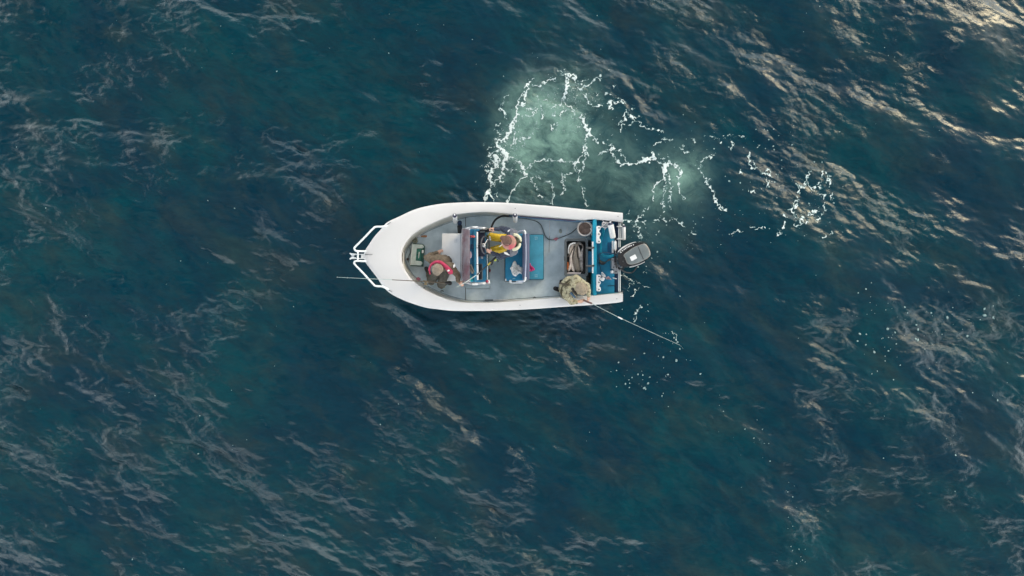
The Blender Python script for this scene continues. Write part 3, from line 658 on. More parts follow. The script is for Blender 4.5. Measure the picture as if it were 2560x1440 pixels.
from_bm('hull', bmh, M_HULL, boat, True, auto=.7)
from_bm('gunwale_deck', grid_mesh('g', rows_g, None, None), M_GEL, boat, True, auto=.9)
from_bm('inner_liner', grid_mesh('l', rows_l, None, None), M_GEL2, boat, True, auto=.9)
# ends of the two side decks and the transom between them
for k, nm in ((0, 'side_deck_end'), (-1, 'side_deck_end')):
    r = rows_g[k]; h = rows_h[k]; f = rows_l[k]
    loop = [h[4], h[3], h[2], h[1]] + r + f[1:]
    loop.append(Vector((f[-1].x, f[-1].y, -.2)))
    c_ = sum(loop, Vector()) / len(loop)
    pydata(nm, [c_] + loop, [(0, i, i + 1) for i in range(1, len(loop))] + [(0, len(loop), 1)], M_GEL, boat, False)
bm = bmesh.new()
pts = [W(min(x, 1536), y, ZF) for x, y in SF]
vs_ = [bm.verts.new(p) for p in pts]
mid = [bm.verts.new(W(min(sf_[0], 1536), 642, ZF)) for sf_ in SF[:NS]]
for i in range(NS - 1):
    bm.faces.new((vs_[i], vs_[i + 1], mid[i + 1], mid[i]) if i + 1 < NS - 1 or True else ())
for i in range(NS - 1):
    j = len(SF) - 1 - i
    try: bm.faces.new((vs_[j], vs_[j - 1], mid[i + 1], mid[i]) )
    except ValueError: pass
bmesh.ops.remove_doubles(bm, verts=bm.verts, dist=.0005)
from_bm('deck_floor', bm, M_FLOOR, boat, False)
def strip(name, pts, w, z, m, parent=boat):
    """flat strip along pixels pts, w pixels wide, lying just above z"""
    P = [W(x, y, z) for x, y in pts]; v, f = [], []
    for i, p in enumerate(P):
        t = (P[min(i + 1, len(P) - 1)] - P[max(i - 1, 0)]).normalized(); s = Vector((-t.y, t.x, 0)) * w * .5 * (H - z) / FOC
        v += [p + s, p - s]
    for i in range(len(P) - 1): f.append((2 * i, 2 * i + 1, 2 * i + 3, 2 * i + 2))
    bm = bmesh.new(); bv = [bm.verts.new(q_) for q_ in v]
    for q_ in f: bm.faces.new([bv[k] for k in q_])
    g_ = bmesh.ops.extrude_face_region(bm, geom=bm.faces[:]); bmesh.ops.translate(bm, verts=[e for e in g_['geom'] if isinstance(e, bmesh.types.BMVert)], vec=(0, 0, -.003))
    return from_bm(name, bm, m, parent, False)
strip('deck_seam', [(1164, 543), (1164, 566)], 1.6, ZF + .006, M_SEAM)
strip('deck_seam', [(1164, 715), (1164, 750)], 1.4, ZF + .006, M_SEAM)
strip('deck_seam', [(1225, 716), (1225, 722), (1166, 722)], .8, ZF + .006, M_SEAM)
strip('deck_seam', [(1374, 552), (1373.5, 590)], 1.0, ZF + .007, M_WPL)
strip('deck_seam', [(1373.5, 590), (1372.5, 631)], .9, ZF + .007, M_SEAM)
strip('deck_seam', [(1419, 568), (1416, 588)], 1.1, ZF + .007, M_WPL)
e1 = [(x, y + 2.2) for x, y in SF[8:NS - 1:4]]; e2 = [(x, y - 2.0) for x, y in SF[NS + 1:-10:4]]
strip('deck_edge_seam', [(max(x, 1013.5), y) for x, y in e1] + [(1013.6, 640)] + [(max(x, 1013.5), y) for x, y in e2], .9, ZF + .005, M_SEAM)
# blue side locker strip under the upper coaming, with rods stowed along it
bm = bmesh.new(); q_ = curve_px([(1272, 537), (1378, 544.5), (1457, 550.5), (1480, 549.5)], 20); q2 = curve_px([(1272, 541.5), (1378, 550.5), (1457, 557), (1480, 557.5)], 20)
va = [bm.verts.new(W(x, y, .66)) for x, y in q_]; vb = [bm.verts.new(W(x, y, .60)) for x, y in q2]; vc = [bm.verts.new(W(x, y + .5, .31)) for x, y in q2]
for i in range(19): bm.faces.new((va[i], va[i + 1], vb[i + 1], vb[i])); bm.faces.new((vb[i], vb[i + 1], vc[i + 1], vc[i]))
from_bm('side_locker', bm, M_NAVY, boat, True, auto=.5)
M_LINE = mat('steel_blue_edge', (.12, .24, .38), .4)
tube('locker_edge', [W(1275, 539.5, .67), W(1378, 547, .67), W(1480, 554.5, .67)], .012, M_LINE, boat, 6)
tube('locker_edge', [W(1290, 543, .66), W(1378, 549.5, .66), W(1460, 556, .66)], .009, M_LINE, boat, 6)
tube('locker_edge', [W(1300, 541, .68), W(1440, 552, .68)], .006, mat('purple_rod', (.16, .05, .12), .4), boat, 6)  # thin purple rod stowed along the locker

# bow: grab rails, roller, fittings
for pth, pst in (([(968, 563.5), (955, 566.5), (941, 567), (933, 571), (909, 596), (888, 617), (886, 622), (890, 627), (899, 627.8), (915, 628)], [(966, 564)]),
                 ([(972, 724), (956, 716.5), (940, 715), (933, 710), (909, 684), (888, 662), (885.5, 657), (889, 653), (899, 652.6), (915, 653)], [(968, 722)])):
    zz = [1.12, 1.18, 1.20] + [1.22] * 5 + [1.18, 1.11]
    tube('bow_rail', [W(x, y, z) for (x, y), z in zip(pth, zz)], .0215, M_ALU, boat, 10, smooth_n=4)
tube('rail_cross_bar', [W(894.6, 627.5, 1.20), W(894.6, 653, 1.20)], .0205, M_ALU, boat, 10)
for y in (635.6, 646):
    bm = bmesh.new(); add_prism(bm, [(p.x, p.y) for p in (W(886, y - .8, 1.1), W(913, y - .8, 1.1), W(913, y + .8, 1.1), W(886, y + .8, 1.1))], .98, 1.10)
    from_bm('roller_bracket', bm, M_ALU, boat, False)
prism('roller_plate', [(902.5, 636.5), (913, 636.5), (913, 645.2), (902.5, 645.2)], 1.05, 1.085, M_WPL, boat, .004)
prism('deck_slit', [(912, 635.2), (931, 635.6), (931, 636.6), (912, 636.8)], 1.06, 1.113, M_SEAM, boat)
rol = lathe('anchor_roller', [(0, -.06), (.062, -.06), (.066, -.05), (.03, -.015), (.02, 0), (.03, .015), (.066, .05), (.062, .06), (0, .06)], W(882, 640.5, 1.08), (0, 1, 0), M_ALU, boat, 18)
tube('roller_cheek', [W(875, 633.5, 1.09), W(882, 636.5, 1.12), W(889, 636, 1.1)], .014, M_ALU, boat, 8, smooth_n=3)
tube('roller_cheek', [W(875, 647.5, 1.09), W(882, 644.5, 1.12), W(890, 645.5, 1.1)], .016, M_ALU, boat, 8, smooth_n=3)
M_GROOVE = mat('worn_groove', (.20, .17, .13), .8, var=.4, vscale=30)
zt = zg(1006) + .016
prism('deck_handle_recess', rrect(1003.4, 629, 1008.6, 668, 2.4), zt - .03, zt, mat('groove_rim', (.62, .60, .55), .5), boat, .002)
prism('deck_handle', rrect(1004.9, 630.5, 1007.1, 666.5, 1), zt - .02, zt + .004, M_GROOVE, boat)
lathe('deck_fitting', [(0, 0), (.02, 0), (.022, .012), (.012, .02), (0, .02)], W(1060.5, 719.8, zg(1060) + .006), (0, 0, 1), M_SEAM, boat, 12)
for x, y, a in ((972, 558.5, -33), (975, 727, 32)):
    prism('rail_foot', rot_pts([(x - 6, y - .7), (x + 6, y - .5), (x + 6, y + .5), (x - 6, y + .9)], x, y, a), 1.03, zg(970) + .012, M_SEAM, boat)
for x, y in ((1288, 521), (1545, 541), (1300, 763), (1180, 768), (1542, 747)):
    lathe('rail_screw', [(0, 0), (.011, 0), (.009, .006), (0, .007)], W(x, y, zg(x) + .010), (0, 0, 1), M_SEAM, boat, 8)

# stern bulkhead, motor well, transom
prism('stern_bulkhead', [(1483, 546.5), (1492, 547), (1492, 739.5), (1483, 740)], .30, .84, M_TEAL, boat, .012)
prism('motor_well_floor', [(1492.3, 551), (1536, 555), (1536, 733), (1492.3, 736)], .50, .66, M_WELL, boat, .006)
prism('transom', [(1535.6, 556), (1548, 558), (1548, 731), (1535.6, 733)], -.25, .52, M_NAVY, boat, .006)
prism('stern_side_panel', [(1492.3, 545.5), (1545, 552.5), (1545, 557), (1492.3, 551.5)], .50, .76, M_NAVY, boat, .004)
prism('stern_side_panel', [(1492.3, 735.0), (1545, 731), (1545, 734), (1492.3, 739)], .50, .70, mat('grey_teal', (.05, .2, .24), .5), boat, .004)
prism('well_hatch', rrect(1519, 606, 1533, 633, 2), .62, .667, mat('hatch_blue', (.006, .11, .24), .5), boat, .003)
prism('bulkhead_locker', [(1468, 628), (1482.6, 628), (1482.6, 681), (1468, 681)], .31, .62, M_BLUE, boat, .01)
prism('locker_side', [(1466, 600), (1482.8, 600), (1482.8, 628), (1466, 628)], .31, .36, M_GREYD, boat, .004)
prism('locker_side', [(1466, 681.4), (1482.8, 681.4), (1482.8, 705), (1466, 705)], .31, .36, M_GREYD, boat, .004)
tube('bulkhead_rail', [W(1481.7, 604, .90), W(1481.7, 683, .90)], .017, M_WPL, boat, 10)
for y in (619.2, 664.5):
    rh = tube('rod_holder', [W(1467, y + .8, .70), W(1483, y, .93)], .026, M_STEEL, boat, 12)
    lathe('holder_mouth', [(0, 0), (.022, 0), (.022, .012), (0, .012)], W(1484, y, .935), (.3, 0, 1), M_BLK, rh, 12)
def rack(y0, y1):
    a = [(1491, y0), (1499, y0)]
    L_ = y1 - y0
    for f0, f1 in ((.14, .30), (.44, .60), (.72, .86)): pass
    pts = [(1491.2, y0 + 1.5), (1492.8, y0), (1500, y0), (1502, y0 + 2.5), (1501, y0 + L_ * .20), (1498, y0 + L_ * .24), (1497.6, y0 + L_ * .36), (1501.5, y0 + L_ * .41), (1502, y0 + L_ * .50), (1500.5, y0 + L_ * .58), (1498, y0 + L_ * .61), (1498, y0 + L_ * .74), (1501.5, y0 + L_ * .78), (1502.2, y0 + L_ * .93), (1500, y1), (1493, y1), (1491, y1 - 2)]
    r_ = prism('rod_rack', pts, .845, .885, M_WPL, boat, .006)
    for f_ in (.11, .47, .90): lathe('rack_hole', [(0, 0), (.018, 0), (.018, .006), (0, .006)], W(1497.5, y0 + L_ * f_, .884), (0, 0, 1), M_SEAM, r_, 10)
rack(565, 608); rack(686.5, 728)
for y0, y1 in ((558, 618), (671, 729)):
    for x in (1546.6, 1550.2):
        tube('transom_rail', [W(x, y0, .62), W(x, y1, .62)], .0125, M_ALU, boat, 8)
bm = bmesh.new(); add_prism(bm, [(p.x, p.y) for p in (W(1531, 602, .8), W(1533.4, 602, .8), W(1534, 632, .8), W(1531, 632, .8))], .6, .80); from_bm('steering_bracket', bm, M_WPL, boat, False)
cy_ = lathe('steering_ram', [(0, 0), (.022, 0), (.03, .02), (.03, .20), (.022, .22), (0, .22)], W(1538.2, 603, .82), (0, -1, 0), M_WPL, boat, 14)
tube('ram_rod', [W(1538.2, 600, .82), W(1539, 634, .82)], .010, M_STEEL, cy_, 8)
for nm, x0, y0, x1, y1, z0, z1, m in (('clamp_bracket', 1529, 645, 1540, 672, .6, .90, M_STEEL), ('clamp_bracket', 1534, 655, 1545, 684, .55, .86, M_STEEL), ('clamp_arm', 1529.5, 676, 1533.5, 683, .6, .9, M_WPL),
                                     ('clamp_block', 1536, 640, 1545, 656, .6, .94, M_BLK), ('clamp_pad', 1535, 622, 1545, 628, .6, .84, M_BLK)):
    prism(nm, rrect(x0, y0, x1, y1, 1.5, 2), z0, z1, m, boat, .008)
for x, y in ((1532, 650), (1537, 661), (1541, 668), (1534, 668), (1540, 679)):
    lathe('clamp_bolt', [(0, 0), (.016, 0), (.012, .02), (0, .022)], W(x, y, .895), (0, 0, 1), M_BLK, boat, 8)
for i in range(5):
    tube('control_cable', [W(1497 + i, 640 + i * 3, .70), W(1499, 650 + i * 2, .75), W(1510, 655 + i * 1.5, .72 + .02 * i), W(1522, 652 - i, .8), W(1536, 644 + i, .9)], .008, M_BLK, boat, 6, smooth_n=5)
tube('control_cable', [W(1497, 640, .72), W(1500, 634, .75), W(1512, 631, .78), W(1530, 634, .85), W(1540, 640, .9)], .010, M_NAVY, boat, 6, smooth_n=5)
tube('wiring', [W(1494, 648, .70), W(1498, 660, .69), W(1502, 672, .69), W(1504, 684, .69)], .005, M_BLK, boat, 6, smooth_n=4)
tube('fuel_hose', [W(1512, 568, .78), W(1509, 585, .72), W(1504, 605, .71), W(1503, 625, .71), W(1508, 637, .72), W(1518, 640, .76), W(1534, 637, .88)], .010, M_HOSE, boat, 8, smooth_n=5)
tube('fuel_hose', [W(1508, 566, .78), W(1506, 583, .72), W(1501.5, 603, .71), W(1501, 628, .71), W(1507, 640, .72), W(1519, 643, .76), W(1534, 640, .88)], .007, M_HOSE, boat, 8, smooth_n=5)
tube('drain_fitting', [W(1519, 714.5, .675), W(1527, 714, .68), W(1540, 714.5, .68)], .006, M_BLK, boat, 6)

# outboard
cowl = [(1539.4, 636), (1543, 631), (1555, 621), (1573.8, 609.4), (1589.4, 604.4), (1600, 602.5), (1609, 602.5), (1617.5, 607.5), (1625, 620), (1628, 632.5), (1626, 641), (1617.5, 650), (1608, 655.5), (1592.5, 661.5), (1573.8, 667.5), (1560, 670), (1551, 670), (1544.4, 666), (1541, 657)]
panel = [(1560, 638), (1567.5, 631), (1583, 620), (1595.6, 614.4), (1608, 610.3), (1614, 612), (1620.6, 621), (1624.4, 632.5), (1622.5, 640.6), (1611, 649), (1592.5, 657.5), (1577, 660.4), (1568.8, 657), (1563.8, 645)]
def loft(name, rings, m, parent, cap0=True, cap1=True, n=56, auto=.8):
    """rings: list of (pixel outline, z); outlines resampled by angle-free arc length from their first point"""
    bm = bmesh.new(); R_ = []
    for out_, z in rings:
        q_ = catmull([(x, y, 0) for x, y in out_], 6, True); q_.append(q_[0])
        d = [0]
        for a, b in zip(q_, q_[1:]): d.append(d[-1] + (b - a).length)
        row = []; k = 0
        for i in range(n):
            t = d[-1] * i / n
            while k < len(d) - 2 and d[k + 1] < t: k += 1
            u = (t - d[k]) / max(d[k + 1] - d[k], 1e-9); p = q_[k].lerp(q_[k + 1], u); row.append(bm.verts.new(W(p.x, p.y, z)))
        R_.append(row)
    for A_, B_ in zip(R_, R_[1:]):
        for i in range(n): bm.faces.new((A_[i], A_[(i + 1) % n], B_[(i + 1) % n], B_[i]))
    if cap0: bm.faces.new(R_[0][::-1])
    if cap1: bm.faces.new(R_[-1])
    return from_bm(name, bm, m, parent, True, auto=auto)
def scl(P, s, c=None, dx=0, dy=0):
    cx = sum(p[0] for p in P) / len(P); cy = sum(p[1] for p in P) / len(P)
    return [(cx + (x - cx) * s + dx, cy + (y - cy) * s + dy) for x, y in P]
mt = loft('outboard_motor', [(scl(cowl, .80, dx=-4), .62), (scl(cowl, .93), .80), (cowl, .98), (scl(cowl, .985), 1.10), (scl(cowl, .95), 1.20), (scl(cowl, .88), 1.27)], M_COWL, boat)
mt['label'] = 'black outboard motor cowling with grey top, turned towards the upper right'
loft('cowl_trim', [(scl(panel, 1.05), 1.24), (scl(panel, 1.035), 1.287), (scl(panel, 1.0), 1.297)], M_TRIM, mt)
loft('cowl_top_panel', [(scl(panel, .99), 1.28), (scl(panel, .975), 1.305), (scl(panel, .85), 1.318)], M_COWLT, mt)
def flat(name, pix, z, m, parent, th=.004): return prism(name, pix, z - th, z, m, parent, 0)
flat('panel_seam', [(1594.8, 617), (1596, 616.6), (1609.4, 648.6), (1608.4, 649)], 1.324, M_BLK, mt, .003)
flat('white_sticker', rot_pts(rrect(1575.5, 638.5, 1591.5, 650, 1.5, 2), 1583.5, 644.2, -27), 1.3245, M_WPL, mt, .003)
M_LET = mat('white_lettering', (.78, .77, .78), .4, var=.03)
def on_edge(t, off, P0=((1545, 630), (1556, 620.5), (1566, 614), (1576, 609), (1590, 604.8))):
    q_ = catmull([(x, y, 0) for x, y in P0], 8); k = t * (len(q_) - 1); i = min(int(k), len(q_) - 2); p = q_[i].lerp(q_[i + 1], k - i); tt = (q_[i + 1] - q_[i]).normalized()
    nn = Vector((-tt.y, tt.x, 0)); return p + nn * off, math.degrees(math.atan2(tt.y, tt.x))
tube('cowl_stripe', [W(*on_edge(t / 10, .3)[0].xy, 1.13) for t in range(-0, 11)], [.014, .020, .022, .022, .020, .018, .016, .013, .012, .010, .008], M_LET, mt, 6)
for k in range(9):                                     # a row of letter-like white marks, too small to read in the photograph
    p, a = on_edge(.10 + k * .094, 5.2)
    w_, h_ = (1.25, 2.6) if k % 3 else (1.5, 2.9)
    flat('cowl_letter', rot_pts([(p.x - w_, p.y - h_ / 2), (p.x + w_ * .7, p.y - h_ / 2), (p.x + w_ * .9, p.y + h_ / 2), (p.x - w_ * .8, p.y + h_ / 2)], p.x, p.y, a), 1.292, M_LET, mt, .03)
tube('cowl_stripe', [W(1574, 668, 1.10), W(1585, 665.3, 1.10), W(1600, 660.5, 1.10), W(1612, 654.8, 1.09)], [.011, .010, .008, .005], M_LET, mt, 6)
tube('cowl_stripe', [W(1543.5, 645.5, 1.235), W(1547, 656, 1.245), W(1552.5, 664.5, 1.235)], .006, M_TRIM, mt, 6, smooth_n=3)
lathe('cowl_latch', [(0, 0), (.018, 0), (.015, .02), (0, .022)], W(1557.5, 654, 1.265), (0, 0, 1), M_GREYD, mt, 8)
loft('motor_leg', [([(1556, 640), (1580, 634), (1592, 642), (1580, 652), (1558, 654)], .70), ([(1560, 641), (1578, 637), (1586, 642), (1578, 649), (1560, 651)], .1), ([(1562, 642), (1577, 639), (1584, 643), (1577, 648), (1562, 650)], -.5)], M_BLK, mt)
loft('splash_bracket', [([(1537, 636), (1556, 634), (1562, 668), (1552, 676), (1540, 668)], .55), ([(1540, 638), (1556, 636), (1560, 664), (1550, 672), (1543, 666)], .78)], M_BLK, mt)
tube('shade_loop', [W(1548, 670, .75), W(1562, 680, .6), W(1580, 681, .5), (W(1592, 668, .6))], .016, M_BLK, mt, 8, smooth_n=5)  # black loop added for the shadow and reflection below the cowling
# ------------------------------------------------------------------ helm console
con = prism('helm_console', rrect(1157, 573, 1214, 705, 3), ZF, 1.00, M_BLUE, boat, .02)
prism('console_step', [(1163, 711), (1223, 711), (1223, 719), (1163, 719)], ZF, .345, M_FLOOR, boat, .004)
prism('dash_top', rrect(1172, 574, 1191, 704, 2), .99, 1.12, M_BLUE, con, .015)
prism('dash_ridge', [(1184, 574), (1189, 574), (1189, 704), (1184, 704)], 1.11, 1.16, mat('ridge_blue', (.03, .22, .36), .4), con, .012)
prism('instrument_panel', [(1194, 577), (1212, 577), (1212, 641), (1194, 641)], .99, 1.06, M_DASH, con, .012)
for x, y in ((1198, 590), (1198, 603), (1202, 596)): lathe('gauge', [(0, 0), (.03, 0), (.03, .012), (.024, .008), (0, .008)], W(x, y, 1.058), (0, 0, 1), M_DASH, con, 14)
prism('throttle_box', rot_pts([(1199, 572), (1229, 572), (1229, 580), (1199, 580)], 1214, 576, -6), .95, 1.10, M_BLK, con, .012)
prism('throttle_face', rot_pts([(1200, 577.5), (1212, 577.5), (1212, 581.5), (1200, 581.5)], 1206, 579, -6), 1.0, 1.12, M_GREY, con, .005)
tube('throttle_lever', [W(1222, 576, 1.10), W(1227, 575, 1.20), W(1231, 573.5, 1.22)], .013, M_BLK, con, 8)
prism('dash_tray', rrect(1195, 659, 1206.5, 700, 2.5), 1.0, 1.03, M_GREY, con, .004)
prism('tray_recess', rrect(1197.2, 661, 1204.6, 698, 2), 1.0, 1.034, M_BLK, con)
prism('dash_card', [(1201, 630), (1207, 630), (1208, 647), (1202, 647)], 1.0, 1.035, mat('grey_card', (.32, .32, .36), .6), con, .002)
prism('compass', rrect(1177, 610, 1183.5, 622, 1.5), 1.11, 1.16, M_NAVY, con, .01)
# windscreen: tinted, sloping up and aft, in a thin pale frame
wb = [W(1155, 572, 1.02), W(1154.3, 640, 1.02), W(1155, 703, 1.02)]; wt = [W(1174.5, 574, 1.42), W(1175, 640, 1.42), W(1174.5, 702, 1.42)]
bm = bmesh.new(); n_ = 12; rw = []
for j in range(n_ + 1):
    t = j / n_; b_ = W(1155 - 1.4 * math.sin(t * math.pi), 572 + 131 * t, 1.02); t_ = W(1174.5, 574 + 128 * t, 1.42)
    rw.append([bm.verts.new(b_.lerp(t_, k / 4) + Vector((-.05 * math.sin(k / 4 * math.pi), 0, .03 * math.sin(k / 4 * math.pi)))) for k in range(5)])
for a, b in zip(rw, rw[1:]):
    for k in range(4): bm.faces.new((a[k], b[k], b[k + 1], a[k + 1]))
bmesh.ops.recalc_face_normals(bm, faces=bm.faces)
bmesh.ops.solidify(bm, geom=bm.faces[:], thickness=.006)
from_bm('windscreen', bm, M_TINT, con, True, auto=.8)
tube('windscreen_frame', [W(1156, 571.5, 1.03), W(1154, 600, 1.03), W(1153.5, 640, 1.03), W(1154, 680, 1.03), W(1156.5, 704, 1.03)], .011, mat('frame_pale', (.6, .6, .64), .4), con, 6, smooth_n=3)
tube('windscreen_frame', [W(1157, 703.5, 1.04), W(1166, 704.5, 1.25), W(1174.5, 703, 1.42)], .014, mat('frame_pinkish', (.52, .46, .48), .4), con, 6, smooth_n=3)
tube('windscreen_frame', [W(1157, 572, 1.04), W(1166, 572, 1.25), W(1174.5, 573.5, 1.42)], .012, mat('frame_pale', (.6, .6, .64), .4), con, 6, smooth_n=3)
tube('grab_rail', [W(1193, 580, 1.30), W(1193, 619, 1.33)], .0195, M_WPL, con, 10)
tube('grab_rail', [W(1193, 620.4, 1.33), W(1193.3, 661, 1.33)], .0195, M_WPL, con, 10)
tube('grab_rail', [W(1193.3, 662.2, 1.33), W(1194, 700, 1.30)], .0195, M_WPL, con, 10)
for y in (619.7, 661.6): tube('rail_joint', [W(1190, y + .3, 1.30), W(1197, y - .3, 1.33)], .009, M_BLK, con, 8)
tube('aft_rail', [W(1218, 636, 1.02), W(1218.5, 668, 1.02), W(1218.6, 702, 1.02)], .010, M_WPL, con, 8)
bm = bmesh.new(); add_prism(bm, [(p.x, p.y) for p in (W(1214.5, 640, .6), W(1222, 640, .6), W(1222, 704, .6), W(1214.5, 704, .6))], ZF, .42, .004); from_bm('foot_step', bm, mat('grey_green_pad', (.14, .23, .24), .7), con, False)
for s, yy in ((-1, 570.5), (1, 708)):
    a = [(1157, yy - s * 3), (1163, yy - s * 1), (1178, yy + s * 2.5), (1195, yy + s * 2.2), (1212, yy + s * 1.0), (1224, yy + s * 2.5 if s > 0 else yy + 2)]
    zz = [1.05, 1.2, 1.3, 1.3, 1.25, 1.1]
    tube('side_frame', [W(x, y, z) for (x, y), z in zip(a, zz)], .013, M_STEEL, con, 8, smooth_n=4)
    tube('side_frame', [W(x + 1, y - s * 3.0, z - .12) for (x, y), z in zip(a, zz)], .010, M_STEEL, con, 8, smooth_n=4)
    tube('frame_sleeve', [W(1181, yy + s * 2.7, 1.305), W(1195, yy + s * 2.5, 1.305)], .021, M_WPL, con, 10)
    tube('frame_sleeve', [W(1207, yy + s * 1.2, 1.26), W(1213, yy + s * 1.4, 1.24)], .017, M_WPL, con, 10)
prism('corner_cap', rrect(1219, 699, 1224.5, 711, 2.6), 1.0, 1.10, M_WPL, con, .01)
lathe('corner_knob', [(0, 0), (.03, 0), (.035, .02), (.02, .04), (0, .045)], W(1217.5, 703.5, 1.09), (0, 0, 1), M_RED, con, 12)
# steering wheel
wc = W(1213, 613, 1.22); nrm = Vector((.90, 0, .43)).normalized(); u_ = Vector((0, 1, 0)); v_ = nrm.cross(u_)
rim = [wc + (u_ * math.cos(2 * math.pi * k / 28) + v_ * math.sin(2 * math.pi * k / 28)) * .195 for k in range(28)]
wh = tube('steering_wheel', rim, .016, mat('wheel_grey', (.07, .07, .08), .5), con, 8, closed=True)
lathe('wheel_hub', [(0, -.02), (.045, -.02), (.04, .02), (0, .03)], wc - nrm * .03, nrm, M_WPL, wh, 14)
for ang in (80, 205, 320):
    tube('wheel_spoke', [wc - nrm * .02, wc + (u_ * math.cos(R(ang)) + v_ * math.sin(R(ang))) * .19], .013, M_STEEL, wh, 8)
tube('wheel_column', [wc - nrm * .03, wc - nrm * .22], .03, M_BLK, wh, 10)
# helm seat: teal cushion, slate backrest, rail, box with teal lid behind it
hs = prism('helm_seat', rrect(1261, 582.5, 1311, 704.5, 2), ZF, .66, M_GREY, boat, .012)
prism('seat_cushion', rrect(1263, 584, 1309, 702, 3), .66, .75, M_SEAT, hs, .02, 3)
prism('backrest', rrect(1306.5, 583, 1324, 699, 2.5), .70, 1.02, M_SLATE, hs, .03, 3)
tube('backrest_rail', [W(1296, 578.5, 1.0), W(1307, 577, 1.06), W(1312.5, 580, 1.1), W(1314.5, 610, 1.1), W(1315, 642, 1.1), W(1314, 675, 1.1), W(1312, 700, 1.1), W(1306, 704, 1.04), W(1294, 705, .98)], .011, mat('lilac_tube', (.52, .56, .70), .3), hs, 8, smooth_n=4)
for x, y in ((1312, 579.5), (1312.6, 699)): tube('rail_corner', [W(x - 2.5, y - 3 if y < 640 else y + 4, 1.09), W(x + .6, y, 1.11), W(x + 1.2, y + 5 if y < 640 else y - 6, 1.105)], .022, M_WPL, hs, 10, smooth_n=3)
tube('seat_frame', [W(1274, 706.5, .70), W(1306, 707, .70)], .015, M_WPL, hs, 8)
tube('seat_frame', [W(1290, 703, .80), W(1309, 702, .80)], .010, M_WPL, hs, 8)
tube('seat_frame', [W(1264.5, 697, .77), W(1264.5, 702.5, .77)], .010, M_WPL, hs, 8)
prism('frame_foot', rrect(1273, 700, 1279, 707, 1.2), .6, .76, M_WPL, hs, .008)
tube('seat_frame', [W(1295, 577.5, .9), W(1308, 576, .92)], .014, M_BLK, hs, 8)
rb = prism('aft_locker', rrect(1322, 585.5, 1360, 699.5, 3), ZF, .52, mat('locker_teal_dark', (.01, .13, .19), .5), boat, .01)
prism('locker_lid', rrect(1323.5, 587, 1358, 698, 3.5), .52, .56, M_LID, rb, .012, 3)
for y in (593, 597.5, 687.5, 692):
    for x in (1338, 1342.3): lathe('lid_screw', [(0, 0), (.008, 0), (.006, .004), (0, .005)], W(x, y, .56), (0, 0, 1), M_WPL, rb, 8)
for x0, y0, x1, y1 in ((1340, 688, 0, 0),): pass
for x in (1283, 1287): lathe('seat_stud', [(0, 0), (.008, 0), (.006, .005), (0, .006)], W(x, 696.5, .75), (0, 0, 1), M_WPL, hs, 8)

# ------------------------------------------------------------------ things lying in the boat
def grp(o, label, cat, group=None): return tag(o, label, cat, group)
# white box seat in front of the console
bx = empty('ice_box', W(1129, 644, ZF), 'large white ice box with a flat lid in front of the console', 'ice box')
prism('box_body', rrect(1106, 585, 1154, 701, 2), ZF, .66, mat('ice_box_side', (.74, .76, .78), .4), bx, .01)
prism('lid', rrect(1104.5, 583.5, 1154, 702.5, 2.5), .665, .73, mat('ice_box_lid', (.88, .88, .88), .4, var=.06, vscale=2.5), bx, .016, 3)
prism('lid_edge', [(1150.5, 586), (1152.6, 586), (1152.6, 700), (1150.5, 700)], .72, .742, mat('edge_grey', (.45, .47, .52), .5), bx)
prism('hinge', rrect(1135, 596, 1143, 607, 1), .725, .735, M_WPL, bx, .003)
# tackle box
tb = empty('tackle_box', W(1042, 637, ZF), 'green tackle box with a frosted clear lid at the bow end of the cockpit', 'tackle box')
o4 = [(1029.8, 608.4), (1057, 610), (1061, 614.5), (1056.5, 666.5), (1024.6, 664.4)]
prism('base', o4, ZF, .46, M_GREEN, tb, .008)
prism('clear_lid', [(1031, 610), (1056, 611.4), (1057.3, 613), (1056, 621), (1041.5, 620.5), (1038.5, 652), (1053, 653), (1054.2, 657), (1053, 664), (1026.6, 662.2)], .455, .482, M_CLEAR, tb, .005)
prism('lid_rim', [(1030.2, 609.4), (1031.6, 609.6), (1027.2, 663), (1025.6, 662.8)], .46, .487, M_WPL, tb, .002)
prism('green_handle_plate', [(1041.6, 622.5), (1053, 623), (1050.5, 651.5), (1039, 650.8)], .455, .476, mat('box_green', (.02, .16, .13), .5), tb, .004)
prism('latch', rot_pts(rrect(1054.5, 625, 1058.6, 632.6, 1), 1056.5, 629, 4), .455, .492, M_WPL, tb, .004)
prism('latch', rot_pts(rrect(1056.4, 614.5, 1059.4, 619, 1), 1058, 617, 4), .455, .486, M_CLEAR, tb, .003)
prism('latch', rot_pts(rrect(1052, 655, 1055.6, 661, 1), 1054, 658, 4), .455, .486, M_CLEAR, tb, .003)
prism('logo_mark', [(1047, 629.5), (1049, 629.7), (1047.4, 645.7), (1045.6, 645.5)], .47, .479, M_WPL, tb)
lathe('logo_dot', [(0, 0), (.012, 0), (.012, .003), (0, .003)], W(1044.5, 637, .4765), (0, 0, 1), M_BLK, tb, 10)
